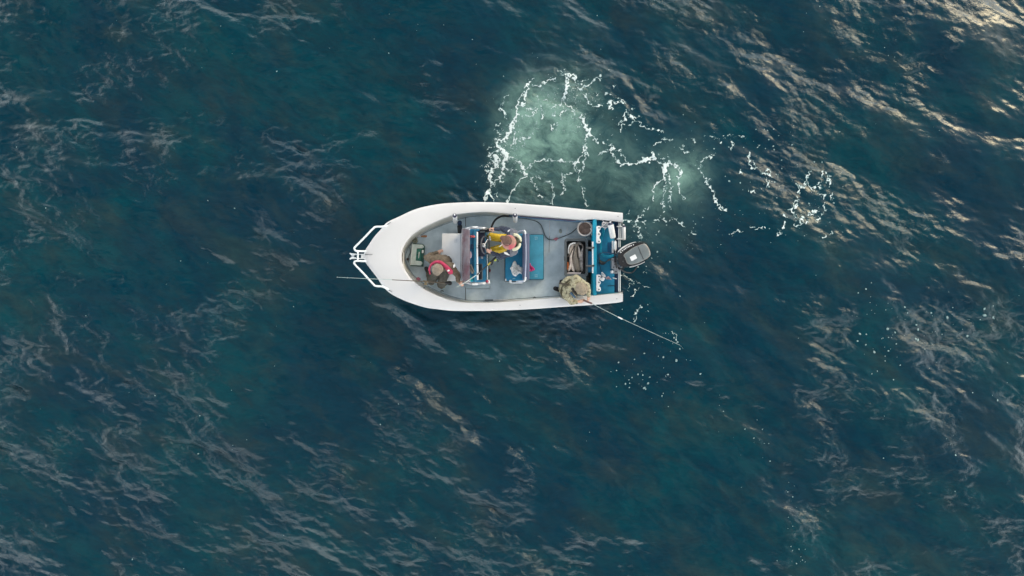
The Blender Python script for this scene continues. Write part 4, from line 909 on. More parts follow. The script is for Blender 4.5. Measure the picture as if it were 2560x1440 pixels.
# filleting knife at the bow
kn = empty('fillet_knife', W(1054, 591, ZF), 'knife with an orange wooden handle lying on the deck above the tackle box', 'knife')
prism('blade', [(1040, 590.5), (1044, 588.3), (1052, 588.8), (1053.5, 590), (1053.5, 592.2), (1047, 593), (1041, 592.2)], ZF + .004, ZF + .03, M_WPL, kn, .003)
tube('handle', [W(1053, 590.8, ZF + .03), W(1060, 590.6, ZF + .03), W(1067, 590.8, ZF + .03)], [.016, .025, .022], mat('orange_wood', (.58, .26, .11), .5), kn, 10)
g2 = random.Random(3)
bm = bmesh.new()
for k in range(9):
    c = (1037 + g2.uniform(-2, 2), 601 + g2.uniform(-3, 3)); pts_ = [W(c[0] + (3 + g2.random() * 3.5) * math.cos(a_ * 1.05 + k), c[1] + (3.5 + g2.random() * 3) * math.sin(a_ * 1.05 + k), ZF + .02 + .008 * k) for a_ in range(6)]
    add_tube(bm, catmull(pts_, 3, True), .008, 6, True)
grp(from_bm('rope_tangle', bm, M_ROPE, None, True), 'pale yellow-green tangle of rope and net beside the tackle box', 'rope')
grp(tube('bow_cord', [W(1024, 618, ZF + .02), W(1026, 630, ZF + .015), W(1022, 640, ZF + .02), W(1020, 650, ZF + .015), W(1021, 656, ZF + .02)], .007, M_SEAM, None, 6, smooth_n=4), 'thin dark cord trailing down the deck left of the tackle box', 'cord')
grp(lathe('lead_sinker', [(0, 0), (.025, .005), (.03, .02), (.015, .035), (0, .04)], W(1019.5, 648, ZF), (0, 0, 1), mat('lead_brown', (.13, .09, .08), .6), None, 12), 'small brown sinker on the deck left of the tackle box', 'sinker')
# dark bottle
db = empty('drink_bottle', W(1149.5, 569, ZF), 'dark grey insulated bottle standing at the front corner of the console', 'bottle')
ax_ = (W(1149, 556, .62) - W(1150, 581, .40)).normalized()
lathe('body', [(0, 0), (.052, 0), (.058, .02), (.060, .18), (.055, .20), (.0, .205)], W(1150, 581, .40), ax_, mat('bottle_charcoal', (.045, .05, .06), .45, var=.2), db, 20)
lathe('cap', [(0, 0), (.05, 0), (.052, .06), (.040, .075), (0, .078)], W(1149.1, 560, .59), ax_, M_NAVY, db, 20)
# fenders
def fender(top, bot, r, label, rope=None, hang=None):
    a, b = W(*top), W(*bot); e = empty('fender', b, label, 'fender', 'white boat fenders'); d = (b - a); L_ = d.length; d.normalize()
    lathe('body', [(0, .03), (r * .86, .03), (r, .055), (r, L_ - r * .8), (r * .92, L_ - r * .35), (r * .6, L_ - .008), (0, L_)], a, d, M_WPL, e, 24)
    lathe('cap', [(0, -.005), (r * .5, 0), (r * .86, .018), (r * .93, .036), (r * .93, .06), (0, .06)], a, d, mat('fender_navy', (.02, .025, .07), .4), e, 24)
    lathe('eye', [(0, -.03), (.018, -.03), (.020, 0), (0, 0)], a, d, M_WPL, e, 10)
    return e
fender((1136.5, 537.5, 1.02), (1138.5, 555.5, .60), .053, 'white fender with dark cap hanging inside the coaming ahead of the console')
fender((1287.5, 536.5, .98), (1288.3, 553.5, .56), .054, 'white fender with dark cap hanging inside the side deck beside the hatted helmsman')
fender((1526, 557, .86), (1533, 596.5, .78), .066, 'long white fender with navy cap lying in the blue stern well')
fe = fender((1558.5, 563.5, .62), (1558.6, 601, .60), .052, 'white fender strapped along the outside of the transom rail beside the motor')
for y in (566, 597.5): prism('strap_clamp', rrect(1542, y - 1.4, 1556, y + 1.4, 1), .64, .672, M_WPL, fe, .006)
# white rope coil on the stern fender
bm = bmesh.new()
for k, (cx, cy, r) in enumerate(((1513.5, 560, 6.8), (1515, 560.5, 4.2), (1517, 558.5, 3.0), (1513, 563, 7.6), (1509, 559, 3.5))):
    add_tube(bm, [W(cx + r * math.cos(a_ * .5) * 1.05, cy + r * math.sin(a_ * .5) * .9, .80 + .012 * k + .006 * math.sin(a_)) for a_ in range(13)], .009, 6)
add_tube(bm, catmull([W(1505, 548, .82), W(1508, 553, .82), W(1511, 557, .83), W(1516, 560, .85)], 4), .010, 6)
add_tube(bm, catmull([W(1520, 558, .83), W(1527, 553.5, .85), W(1532, 551, .86), W(1536, 548.5, .84)], 4), .009, 6)
add_tube(bm, catmull([W(1509, 564, .82), W(1505, 567, .86), W(1499, 568.5, .9)], 4), .009, 6)
add_tube(bm, catmull([W(1513, 568, .80), W(1512.5, 572, .79), W(1512, 575, .78)], 3), .006, 6)
grp(from_bm('mooring_rope', bm, M_WROPE, None, True), 'coiled white mooring rope beside the fender in the stern well', 'rope')
# bucket
bk = empty('bucket', W(1462, 571, ZF), 'round white bucket of murky brown water in the corner by the stern bulkhead', 'bucket')
bc = W(1462.5, 571, .66); bcx = Vector((bc.x, bc.y, ZF))
lathe('pail', [(0, 0), (.135, 0), (.168, .34), (.180, .345), (.180, .362), (.172, .366), (.150, .362), (.143, .30), (0, .30)], bcx, (0, 0, 1), mat('bucket_white', (.66, .60, .57), .5, var=.15), bk, 36)
lathe('bucket_water', [(0, .305), (.142, .305), (.142, .31), (0, .312)], bcx, (0, 0, 1), M_MURK, bk, 32)
tube('handle', [W(1476, 571, .64), W(1480, 580, .60), W(1478.5, 588, .56)], .012, M_WPL, bk, 8, smooth_n=4)
# crate of fish
cr = empty('fish_crate', W(1440, 644, ZF), 'dark grey plastic crate holding the catch of fish in front of the stern bulkhead', 'crate')
ro, ri = rrect(1411.5, 596.5, 1469, 691.5, 6, 5), rrect(1416, 601.5, 1464.5, 686, 5, 5)
bm = bmesh.new()
def ringv(P, z, k=None): return [bm.verts.new(W(x, y, z)) for x, y in P]
bo = scl(ro, .93); bi = scl(ri, .92)
rA, rB, rC, rC2, rD, rE = ringv(bo, ZF + .002), ringv(scl(ro, .975), .60), ringv(ro, .615), ringv(ro, .64), ringv(ri, .64), ringv(bi, .40)
for a, b in ((rA, rB), (rB, rC), (rC, rC2), (rC2, rD), (rD, rE)):
    n = len(a)
    for i in range(n): bm.faces.new((a[i], a[(i + 1) % n], b[(i + 1) % n], b[i]))
bm.faces.new(rA[::-1]); bm.faces.new(rE)
from_bm('crate_body', bm, M_GREY, cr, True, auto=.5)
tube('crate_rim', [W(x, y, .645) for x, y in scl(ro, .985)], .011, mat('crate_rim_grey', (.12, .14, .155), .5), cr, 6, closed=True)
prism('crate_handle', rrect(1410.5, 640, 1413.5, 652, 1), .60, .652, M_GREYD, cr, .004)
prism('crate_liner', scl(ri, .90), .395, .41, M_GREYD, cr)
bm = bmesh.new()
for k in range(5): add_tube(bm, catmull([W(1460.5 + g2.uniform(-2, 1.5), 610 + 75 * t / 5, .52 + g2.uniform(-.02, .03)) for t in range(6)], 3), .013, 6)
grp(from_bm('dark_net', bm, M_BLK, None, True), 'dark netting bundled along the right inside edge of the fish crate', 'net')
def fish(label, spine, wid, z, m, tail=True, flat_=.55):
    P = catmull([W(x, y, z) for x, y in spine], 8); n = len(P); bm = bmesh.new(); rr = []; k0 = 1 / FOC * (H - z)
    for i, p in enumerate(P):
        t = i / (n - 1); a_, b_ = P[max(i - 1, 0)], P[min(i + 1, n - 1)]; d = (b_ - a_).normalized(); s = Vector((-d.y, d.x, 0))
        prof = (math.sin(min(1, t / .16) * math.pi / 2) * .62 + .38 * math.sin(min(1, t / .38) * math.pi / 2)) * (1 - .86 * max(0, (t - .45) / .55) ** 1.2) if t > .0 else .12
        w_ = wid * .5 * k0 * max(prof, .10); row = []
        for k in range(12):
            an = 2 * math.pi * k / 12; row.append(bm.verts.new(p + s * w_ * math.cos(an) + Vector((0, 0, w_ * flat_ * math.sin(an) * 1.5))))
        rr.append(row)
    for A_, B_ in zip(rr, rr[1:]):
        for k in range(12): bm.faces.new((A_[k], A_[(k + 1) % 12], B_[(k + 1) % 12], B_[k]))
    bm.faces.new(rr[0][::-1]); bm.faces.new(rr[-1])
    e = empty('fish', P[n // 2], label, 'fish', 'fish in the crate')
    from_bm('body', bm, m, e, True)
    d = (P[-1] - P[-4]).normalized(); s = Vector((-d.y, d.x, 0)); L_ = wid * k0 * .8; q0 = P[-1]
    def fin(nm, pts):
        bm = bmesh.new(); vs = [bm.verts.new(p) for p in pts]; f = bm.faces.new(vs); r_ = bmesh.ops.extrude_face_region(bm, geom=[f]); bmesh.ops.translate(bm, verts=[q for q in r_['geom'] if isinstance(q, bmesh.types.BMVert)], vec=(0, 0, .006)); from_bm(nm, bm, M_FISHB, e, False)
    if tail: fin('tail_fin', [q0 - d * .01 + s * L_ * .12, q0 + d * L_ * .9 + s * L_ * .62, q0 + d * L_ * .55, q0 + d * L_ * .9 - s * L_ * .62, q0 - d * .01 - s * L_ * .12])
    m_ = P[n // 3]; d2 = (P[n // 3 + 1] - P[n // 3 - 1]).normalized(); s2 = Vector((-d2.y, d2.x, 0)); w2 = wid * .5 * k0
    fin('side_fin', [m_ + s2 * w2 * .7 + Vector((0, 0, .012)), m_ + s2 * w2 * 1.25 + d2 * w2 * .9 + Vector((0, 0, .01)), m_ + s2 * w2 * .6 + d2 * w2 * .9 + Vector((0, 0, .015))])
    h_ = P[2]; k_ = wid * .5 * k0
    for sg in (1,): lathe('eye', [(0, 0), (.006, 0), (.004, .004), (0, .005)], h_ + Vector((0, 0, k_ * .42)), (0, 0, 1), M_BLK, e, 8)
    return e
fish('silver fish along the right side of the crate, next to the netting', [(1455, 679), (1452, 662), (1453.5, 640), (1457, 618)], 12, .50, M_FISHG)
fish('pale fish squeezed between the brown fish and the right-hand silver fish', [(1450.5, 648), (1448, 630), (1445, 613)], 9, .50, M_FISHP, True)
fish('pale curled fish in the upper left of the crate with its tail to the left', [(1441, 607), (1431, 613), (1426, 624), (1423, 637)], 11, .50, M_FISHP)
fish('pale-bellied fish lying left of the brown fish, its head at the white board', [(1436, 680), (1429.5, 663), (1427.5, 643), (1434, 622)], 10, .53, M_FISHP)
fish('slim pale fish at the lower left of the crate beside the orange knife', [(1420.5, 679), (1425, 667), (1427, 655)], 6.5, .55, M_FISHP, False)
fish('largest brown-backed fish lying on top down the middle of the crate', [(1447, 680), (1442, 662), (1438, 640), (1440, 617)], 15.5, .56, M_FISHB)
fish('grey fish lying across the top end of the crate', [(1436, 610), (1447, 608), (1457, 613)], 9, .47, M_FISHG, False)
grp(tube('gaff_hook', [W(1439, 607.6, .60), W(1431, 608.5, .60), W(1424.5, 613, .60), (W(1421, 622, .60)), W(1420.5, 634, .58)], [.012, .016, .016, .014, .010], M_WPL, None, 8, smooth_n=5), 'curved white gaff hook along the upper left inside of the crate', 'gaff')
k2 = empty('crate_knife', W(1419.5, 660, .5), 'knife with a bright orange handle stuck down the left inside of the fish crate', 'knife')
tube('handle', [W(1419.3, 655, .56), W(1419.8, 663, .56), W(1418.8, 674, .55)], [.016, .020, .013], M_ORG, k2, 10)
tube('blade', [W(1419.2, 648, .52), W(1419.3, 655, .54)], .010, M_BLK, k2, 6)
grp(prism('cutting_board', [(1416.5, 684.5), (1420, 680.5), (1453, 681), (1451.5, 685)], .54, .575, mat('board_white_pink', (.74, .66, .66), .5), None, .004), 'narrow white cutting board across the lower end of the fish crate', 'board')
# cloths and small things
def rag(name, pix, z, m, label, cat, amp=.02, seed=1):
    g_ = random.Random(seed); poly = catmull([(x, y, 0) for x, y in pix], 3, True); cx = sum(p.x for p in poly) / len(poly); cy = sum(p.y for p in poly) / len(poly)
    bm = bmesh.new(); n = len(poly); rings = []
    for k in range(7):
        s = 1 - k / 6.5; row = []
        for i, p in enumerate(poly):
            h_ = 0 if k == 0 else amp * (1 + .9 * math.sin(i * 1.7 + k * .8 + seed) * math.sin(k * .9 + i * .4) + g_.uniform(-.3, .3))
            row.append(bm.verts.new(W(cx + (p.x - cx) * s, cy + (p.y - cy) * s, z + (k > 0) * max(.012, h_))))
        rings.append(row)
    for a, b in zip(rings, rings[1:]):
        for i in range(n): bm.faces.new((a[i], a[(i + 1) % n], b[(i + 1) % n], b[i]))
    bm.faces.new(rings[-1]); bm.faces.new([bm.verts.new(v.co + Vector((0, 0, -.002))) for v in rings[0]][::-1])
    return grp(from_bm(name, bm, m, None, True, auto=.9), label, cat)
rag('white_rag', [(1283, 655), (1288, 652.5), (1291, 656), (1293, 662), (1298, 663), (1300, 667), (1305.5, 669), (1305.8, 680), (1304, 685.5), (1299, 683), (1294, 687), (1290, 691), (1284, 689), (1280, 684), (1278, 676), (1275, 671), (1279, 665)], .75, M_RAG, 'crumpled white rag on the teal helm seat cushion', 'rag', .03, 2)
rag('pink_rag', [(1322.5, 663), (1325.5, 657.5), (1328, 664), (1334.5, 669), (1337, 675), (1332, 676.5), (1328, 679), (1322.5, 676)], .56, M_PINK, 'bright pink cloth tucked behind the seat backrest on the teal lid', 'cloth', .02, 5)
rag('stern_rag', [(1503, 681), (1506, 680), (1512, 686), (1514, 690), (1512, 693), (1504, 690)], .70, M_RAG, 'torn white rag in the stern well, the upper piece above the string', 'rag', .02, 7)
rag('stern_rag', [(1499, 698), (1505, 694), (1512, 695), (1509, 702), (1504, 702)], .89, M_RAG, 'torn white rag in the stern well, the lower piece hooked on the rack', 'rag', .02, 8)
rag('bait_piece', [(1515, 694), (1521, 690.5), (1525, 694), (1529, 700), (1523, 698), (1515, 698)], .70, mat('bait_pink', (.66, .45, .48), .5), 'white and pink strip of bait hanging on a string in the stern well', 'bait', .02, 9)
grp(tube('bait_string', [W(1499, 691, .90), W(1506, 692, .80), W(1516, 694, .74)], .007, mat('string_brown', (.25, .15, .14), .8), None, 6, smooth_n=3), 'brown string from the stern rack to the bait', 'string')
grp(tube('plastic_tag', [W(1531, 694.5, .68), W(1536, 695.5, .68), W(1542, 697, .66)], [.003, .012, .010], M_WPL, None, 6), 'small pale plastic tag beside the stern rags', 'tag')
rag('orange_lure', [(1164, 588), (1170, 589.5), (1178, 588.5), (1186, 589), (1188, 592), (1185, 594.5), (1176, 593.5), (1168, 594.5), (1170, 592)], 1.17, mat('lure_coral', (.72, .14, .14), .5), 'coral red rubber lure on the dash behind the windscreen', 'lure', .012, 3)
grp(prism('dash_pouch', [(1173, 627), (1177, 629), (1179.5, 636), (1178.5, 643), (1175, 646), (1173, 646)], 1.12, 1.17, mat('pouch_pink', (.55, .42, .50), .6), None, .015), 'rounded pale pink pouch on the dash against the windscreen', 'pouch')
gl = empty('work_gloves', W(1181, 672, 1.12), 'worn grey work gloves lying on the dash below the pink pouch', 'gloves')
tube('glove', [W(1176, 661, 1.15), W(1180, 672, 1.15), W(1185, 681, 1.15)], [.022, .030, .020], mat('glove_grey', (.16, .15, .14), .8, bump=.5), gl, 10, smooth_n=3)
tube('glove', [W(1176.5, 670, 1.14), W(1179, 678, 1.14), W(1182, 684, 1.14)], [.020, .028, .016], mat('glove_pale', (.30, .30, .26), .8, bump=.5), gl, 10, smooth_n=3)
rag('aqua_cloth', [(1174, 690), (1178, 691), (1182, 696), (1184, 701), (1180, 703.5), (1174, 702)], 1.12, M_AQUA, 'bright aqua cloth on the dash at its lower corner', 'cloth', .015, 4)
grp(lathe('red_float', [(0, 0), (.012, .01), (.026, .04), (.028, .055), (.018, .078), (0, .088)], W(1224.5, 681, ZF + .03), (-.1, 1, 0), M_RED, None, 14), 'small dark red float on the deck behind the console', 'float')
grp(tube('yellow_lure', [W(1097, 716.5, ZF + .02), W(1104, 718, ZF + .022), W(1113, 718.8, ZF + .02)], [.006, .017, .005], M_YEL, None, 8, smooth_n=3), 'bright yellow lure on the deck below the seated man', 'lure')
rag('pink_scrap', [(1041, 696), (1045, 692.5), (1049, 695), (1052, 698), (1047, 701), (1042, 699)], ZF + .01, mat('pink_scrap_m', (.66, .22, .30), .7), 'small pink scrap of cloth on the deck edge near the bow reel', 'cloth', .008, 6)
grp(tube('long_cord', [W(1296, 545, ZF + .2), W(1320, 548, ZF + .03), W(1340, 553, ZF + .02), W(1352, 562, ZF + .02), W(1358, 576, ZF + .02), W(1363, 589, ZF + .02), W(1370, 597, ZF + .02), W(1381, 599.5, ZF + .02), W(1395, 596, ZF + .02), W(1412, 590, ZF + .02), W(1427, 583, ZF + .02), W(1438, 574, ZF + .03), W(1446, 566, ZF + .05)], .010, mat('cord_grey', (.13, .17, .18), .6), None, 8, smooth_n=5), 'long thin grey cord curving over the deck from the side locker to the bucket', 'cord')
rag('pink_knot', [(1383, 598), (1388, 594.5), (1393, 594), (1396, 596.5), (1393, 599), (1390, 602), (1386, 599.5)], ZF + .03, mat('knot_pink', (.66, .26, .32), .6), 'pink rubber squid tied on the long grey cord', 'lure', .01, 11)
grp(tube('black_hose', [W(1229, 567, .8), W(1234, 556, .6), W(1241, 547.5, .5), (W(1252, 541.5, .45)), W(1266, 539.5, .45), W(1284, 540, .5)], .024, M_BLK, None, 10, smooth_n=5), 'thick black hose curving from the console to the side of the boat', 'hose')
bm = bmesh.new()
for k in range(3): add_tube(bm, [W(1401 + (3.2 - .6 * k) * math.cos(a_ * .55), 578 + (5 - k) * math.sin(a_ * .55), ZF + .02 + .006 * k) for a_ in range(12)], .005, 5)
grp(from_bm('line_coil', bm, mat('line_pale', (.5, .55, .48), .6), None, True), 'small coil of clear fishing line on the deck left of the bucket', 'line')
pd = empty('boat_hook', W(1270, 750, ZF), 'white boat hook pole lying along the lower side of the deck', 'boat hook')
tube('pole', [W(1233, 750, ZF + .06), W(1307, 750.2, ZF + .06)], .015, M_WPL, pd, 8)
tube('grip', [W(1307, 750.2, ZF + .06), W(1321, 750, ZF + .06)], .017, M_BLK, pd, 8)
tube('hook_end', [W(1212, 750.5, ZF + .05), W(1233, 750, ZF + .06)], .012, M_GREY, pd, 8)
grp(tube('deck_clip', [W(1333, 745, ZF + .02), W(1336, 742.5, ZF + .03), W(1340, 744.5, ZF + .02)], .008, M_BLK, None, 6), 'small black clip on the deck between the boat hook and the camouflaged man', 'clip')
grp(tube('deck_strap', [W(1101, 728, ZF + .015), W(1106, 726.5, ZF + .02), W(1109, 728.5, ZF + .02)], .010, M_BLK, None, 6), 'small black strap on the deck below the yellow lure', 'strap')
bm = bmesh.new()
for a_ in (((1477, 590), (1480, 600), (1474, 612), (1470, 617)), ((1470, 606), (1474, 612), (1476, 620)), ((1468, 690), (1476, 697), (1481, 700)), ((1470, 702), (1476, 708), (1481, 706))):
    add_tube(bm, catmull([W(x, y, .40) for x, y in a_], 4), .018, 8)
grp(from_bm('dark_straps', bm, M_BLK, None, True), 'black straps and hose ends between the fish crate and the stern bulkhead', 'straps')
# rod resting across the console
r2 = empty('fishing_rod', W(1200, 680, 1.2), 'fishing rod with yellow-banded black grip resting across the console', 'fishing rod', 'fishing rods')
tube('grip', [W(1241, 642, 1.02), W(1226, 656, 1.10)], .024, M_BLK, r2, 10)
tube('yellow_band', [W(1226, 656, 1.10), W(1219, 663, 1.14)], .017, mat('band_yellow', (.72, .55, .05), .4), r2, 10)
tube('lower_blank', [W(1219, 663, 1.14), W(1192, 687, 1.36)], .013, M_BLK, r2, 8)
tube('upper_blank', [W(1192, 687, 1.36), W(1166, 704.5, 1.44), W(1141, 718, 1.5)], [.009, .008, .006], mat('rod_pale', (.55, .62, .60), .4), r2, 6)
lathe('line_guide', [(.018, -.004), (.024, 0), (.018, .004), (.014, 0), (.018, -.004)], W(1198, 683.5, 1.40), (.7, .7, .2), M_STEEL, r2, 12)
rl = lathe('reel', [(0, 0), (.030, 0), (.036, .015), (.024, .02), (.024, .045), (.036, .05), (.03, .065), (0, .065)], W(1237, 649, .98), (.1, -.1, 1), M_YEL, r2, 18)
tube('reel_handle', [W(1243, 648, 1.02), W(1246, 653, 1.02), W(1244, 655, 1.03)], .008, M_BLK, r2, 6)
tube('reel_foot', [W(1228, 662, 1.0), W(1231, 658, 1.06), W(1233, 652, 1.08)], .015, M_BLK, r2, 8)
# ------------------------------------------------------------------ people
M_SKIN = mat('skin', (.62, .36, .27), .5, var=.12, vscale=20)
def add_caps(bm, a, b, ra, rb, fl=1.0, n=14):
    """tapered capsule; fl squashes it vertically"""
    a, b = Vector(a), Vector(b); d = b - a; L_ = d.length
    if L_ < 1e-6: d = Vector((0, 0, 1)); L_ = 1e-4
    q = Vector((0, 0, 1)).rotation_difference(d.normalized()); rows = []
    prof = [(ra * math.sin(t), -ra * math.cos(t)) for t in (R(20), R(45), R(70))] + [(ra, 0)] + [(ra + (rb - ra) * t, L_ * t) for t in (.33, .66)] + [(rb, L_)] + [(rb * math.cos(t), L_ + rb * math.sin(t)) for t in (R(20), R(45), R(70))]
    for r, h in prof:
        rows.append([bm.verts.new(a + q @ Vector((r * math.cos(2 * math.pi * k / n), r * math.sin(2 * math.pi * k / n), h))) for k in range(n)])
    for A_, B_ in zip(rows, rows[1:]):
        for k in range(n): bm.faces.new((A_[k], A_[(k + 1) % n], B_[(k + 1) % n], B_[k]))
    bm.faces.new(rows[0][::-1]); bm.faces.new(rows[-1])
def add_ell(bm, c, r, rot=(0, 0, 0)):
    m = Matrix.Translation(Vector(c)) @ Euler([R(v) for v in rot]).to_matrix().to_4x4() @ Matrix.Diagonal((*r, 1))
    bmesh.ops.create_icosphere(bm, subdivisions=3, radius=1, matrix=m)
def clay(name, build, m, parent, vox=.012, smooth=6, fold=0.0, fscale=.09, post=None):
    """one continuous skin over overlapping volumes; fold adds cloth creases"""
    bm = bmesh.new(); build(bm); me = bpy.data.meshes.new(name); bmesh.ops.recalc_face_normals(bm, faces=bm.faces); bm.to_mesh(me); bm.free()
    t = bpy.data.objects.new('work', me); COL.objects.link(t)
    r_ = t.modifiers.new('r', 'REMESH'); r_.mode = 'VOXEL'; r_.voxel_size = vox
    s_ = t.modifiers.new('s', 'SMOOTH'); s_.iterations = smooth; s_.factor = .5
    if fold:
        tx = bpy.data.textures.new('folds', 'CLOUDS'); tx.noise_scale = fscale; tx.noise_depth = 2
        d_ = t.modifiers.new('d', 'DISPLACE'); d_.texture = tx; d_.strength = fold; d_.mid_level = .5; d_.texture_coords = 'GLOBAL'
    dg = bpy.context.evaluated_depsgraph_get(); me2 = bpy.data.meshes.new_from_object(t.evaluated_get(dg))
    bpy.data.objects.remove(t); bpy.data.meshes.remove(me)
    me2.name = name; me2.materials.clear()
    o = link(name, me2, m, parent, True)
    if post: post(o)
    return o
def hand(bm, wrist, tip, palm_n, r=.0085, curl=.5, side=1):
    """palm, four fingers of unequal length bent towards palm_n, and a thumb leaving the palm's side"""
    w_, t_ = Vector(wrist), Vector(tip); d = (t_ - w_).normalized(); nrm = Vector(palm_n).normalized(); s = d.cross(nrm).normalized() * side
    pc = w_ + d * .045
    for k in (-1.5, -.5, .5, 1.5): add_caps(bm, w_ + s * k * .012, w_ + d * .09 + s * k * .019, .016, .0125, n=10)
    for k, L_ in zip((-1.5, -.5, .5, 1.5), (.060, .073, .078, .068)):
        p0 = w_ + d * .09 + s * k * .019; a1 = curl * .5; a2 = curl * 1.2; a3 = curl * 1.9
        p1 = p0 + (d * math.cos(a1) + nrm * math.sin(a1)) * L_ * .45; p2 = p1 + (d * math.cos(a2) + nrm * math.sin(a2)) * L_ * .32; p3 = p2 + (d * math.cos(a3) + nrm * math.sin(a3)) * L_ * .25
        add_caps(bm, p0, p1, r * 1.1, r, n=8); add_caps(bm, p1, p2, r, r * .92, n=8); add_caps(bm, p2, p3, r * .92, r * .8, n=8)
    b0 = w_ + d * .025 + s * .024; b1 = b0 + (d * .7 + s * .75 + nrm * .3).normalized() * .042; b2 = b1 + (d * .9 + s * .3 + nrm * .5).normalized() * .03
    add_caps(bm, b0, b1, .014, .0105, n=8); add_caps(bm, b1, b2, .0105, .008, n=8)
def headshape(bm, c, face, up):
    c = Vector(c); f = Vector(face).normalized(); u = Vector(up).normalized(); s = f.cross(u).normalized()
    add_ell(bm, c, (.078, .078, .078)); add_caps(bm, c + u * .03 - f * .02, c + f * .03 - u * .035, .080, .062); add_caps(bm, c - u * .04 + f * .04, c - u * .085 + f * .055, .05, .030)
    add_caps(bm, c + f * .085 + u * .005, c + f * .105 - u * .025, .010, .014, n=8)
    add_caps(bm, c + f * .082 - u * .052 - s * .018, c + f * .082 - u * .052 + s * .018, .008, .008, n=8)
    for k in (-1, 1):
        add_caps(bm, c + s * k * .076 + u * .015, c + s * k * .080 - u * .025, .014, .010, n=8)
        add_caps(bm, c + f * .078 + s * k * .030 + u * .02, c + f * .078 + s * k * .045 + u * .018, .007, .006, n=8)

def person(base, label, J, skin=M_SKIN):
    return empty('person', base, label, 'person')

# --- man in brown at the bow, sitting on the edge of the ice box, bent forward over his rod
p1 = person(W(1110, 668, .30), 'man in brown jacket and pink life vest sitting on the white ice box', None)
J1 = dict(pel=(1112, 655, .84), ch=(1104, 659, 1.16), nk=(1098, 666, 1.32), hd=(1094, 673, 1.42), sL=(1080, 650, 1.20), eL=(1066, 643, .98), wL=(1092, 631.5, .84), hL=(1101, 628, .80),
          sR=(1127, 668, 1.20), eR=(1144, 688, 1.10), wR=(1146, 703, 1.12), hR=(1154, 711, 1.12), kL=(1078, 703, .80), aL=(1072, 684, .42), kR=(1103, 712, .80), aR=(1114, 704, .42))
q = {k: W(*v) for k, v in J1.items()}
hipL, hipR = W(1104, 663, .82), W(1118, 667, .82)
fdir = (q['hd'] - q['nk']); fdir.z = -.06; fdir.normalize()
def b1(bm):
    add_caps(bm, q['pel'], q['ch'], .13, .14); add_caps(bm, q['ch'], q['nk'], .13, .055); add_caps(bm, q['nk'], q['hd'], .055, .05); headshape(bm, q['hd'], fdir + Vector((0, 0, -.55)), (-.1, -.25, 1))
    for s_, e_, w_ in (('sL', 'eL', 'wL'), ('sR', 'eR', 'wR')): add_caps(bm, q[s_], q[e_], .05, .04); add_caps(bm, q[e_], q[w_], .04, .027)
    for h_, k_, a_ in ((hipL, 'kL', 'aL'), (hipR, 'kR', 'aR')): add_caps(bm, h_, q[k_], .085, .055); add_caps(bm, q[k_], q[a_], .052, .035)
    add_caps(bm, q['aL'], W(1067, 672, .36), .04, .035); add_caps(bm, q['aR'], W(1124, 707, .36), .04, .035)
    hand(bm, q['wR'], q['hR'], (0, 0, -1), curl=.6, side=1); hand(bm, q['wL'], q['hL'], (0, 0, -1), curl=.25, side=-1)
clay('body', b1, M_SKIN, p1, .0075, 2)
M_BRN = mat('brown_jacket', (.15, .115, .080), .85, var=.25, vscale=14, bump=.6, bscale=30, col2=(.085, .064, .045))
def j1(bm):
    add_caps(bm, q['pel'], q['ch'], .165, .18); add_caps(bm, q['sL'], q['sR'], .105, .105); add_caps(bm, q['ch'], q['nk'], .17, .085)
    add_ell(bm, W(1100, 655, 1.12), (.20, .17, .17), (0, 0, -25))
    for s_, e_, w_ in (('sL', 'eL', 'wL'), ('sR', 'eR', 'wR')): add_caps(bm, q[s_], q[e_], .090, .068); add_caps(bm, q[e_], q[w_], .068, .050)
clay('jacket', j1, M_BRN, p1, .012, 5, .045, .075)
M_OLV = mat('olive_trousers', (.13, .125, .105), .85, var=.3, vscale=12, bump=.6, bscale=30)
def t1(bm):
    add_caps(bm, hipL, hipR, .14, .14)
    for h_, k_, a_ in ((hipL, 'kL', 'aL'), (hipR, 'kR', 'aR')): add_caps(bm, h_, q[k_], .115, .095); add_caps(bm, q[k_], q[a_], .09, .07)
clay('trousers', t1, M_OLV, p1, .012, 4, .035, .07)
def bo1(bm):
    for a_, t_ in ((q['aL'], W(1065.5, 671, .37)), (q['aR'], W(1125, 708, .37))): add_caps(bm, a_ + Vector((0, 0, -.03)), t_, .055, .050)
clay('boots', bo1, M_BLK, p1, .01, 3)
M_CAP = mat('cap_khaki', (.29, .235, .185), .85, var=.2, vscale=18, bump=.5, bscale=60)
hc = q['hd']
def c1(bm):
    add_ell(bm, hc + Vector((0, 0, .030)), (.128, .122, .115), (0, 0, 30)); 
clay('cap', c1, M_CAP, p1, .008, 3, .012, .04)
bm = bmesh.new(); fd = Vector((-.35, -.9, 0)).normalized(); sd_ = Vector((-fd.y, fd.x, 0)); cp = hc + Vector((0, 0, .005))
top = [cp + fd * (.075 + .075 * math.sin(t * math.pi / 10)) + sd_ * .09 * math.cos(t * math.pi / 10) + Vector((0, 0, -.015 - .02 * math.sin(t * math.pi / 10))) for t in range(11)]
v0 = [bm.verts.new(p) for p in top]; v1 = [bm.verts.new(p - Vector((0, 0, .008))) for p in top]
bm.faces.new(v0); bm.faces.new(v1[::-1])
for i in range(len(v0)): bm.faces.new((v0[i], v0[(i + 1) % 11], v1[(i + 1) % 11], v1[i]))
from_bm('cap_peak', bm, M_CAP, p1, False)
lathe('cap_button', [(0, 0), (.010, 0), (.007, .006), (0, .007)], hc + Vector((0, 0, .140)), (0, 0, 1), M_CAP, p1, 10)
M_VEST = mat('pink_vest', (.54, .035, .11), .65, var=.2, vscale=10, bump=.4, bscale=40)
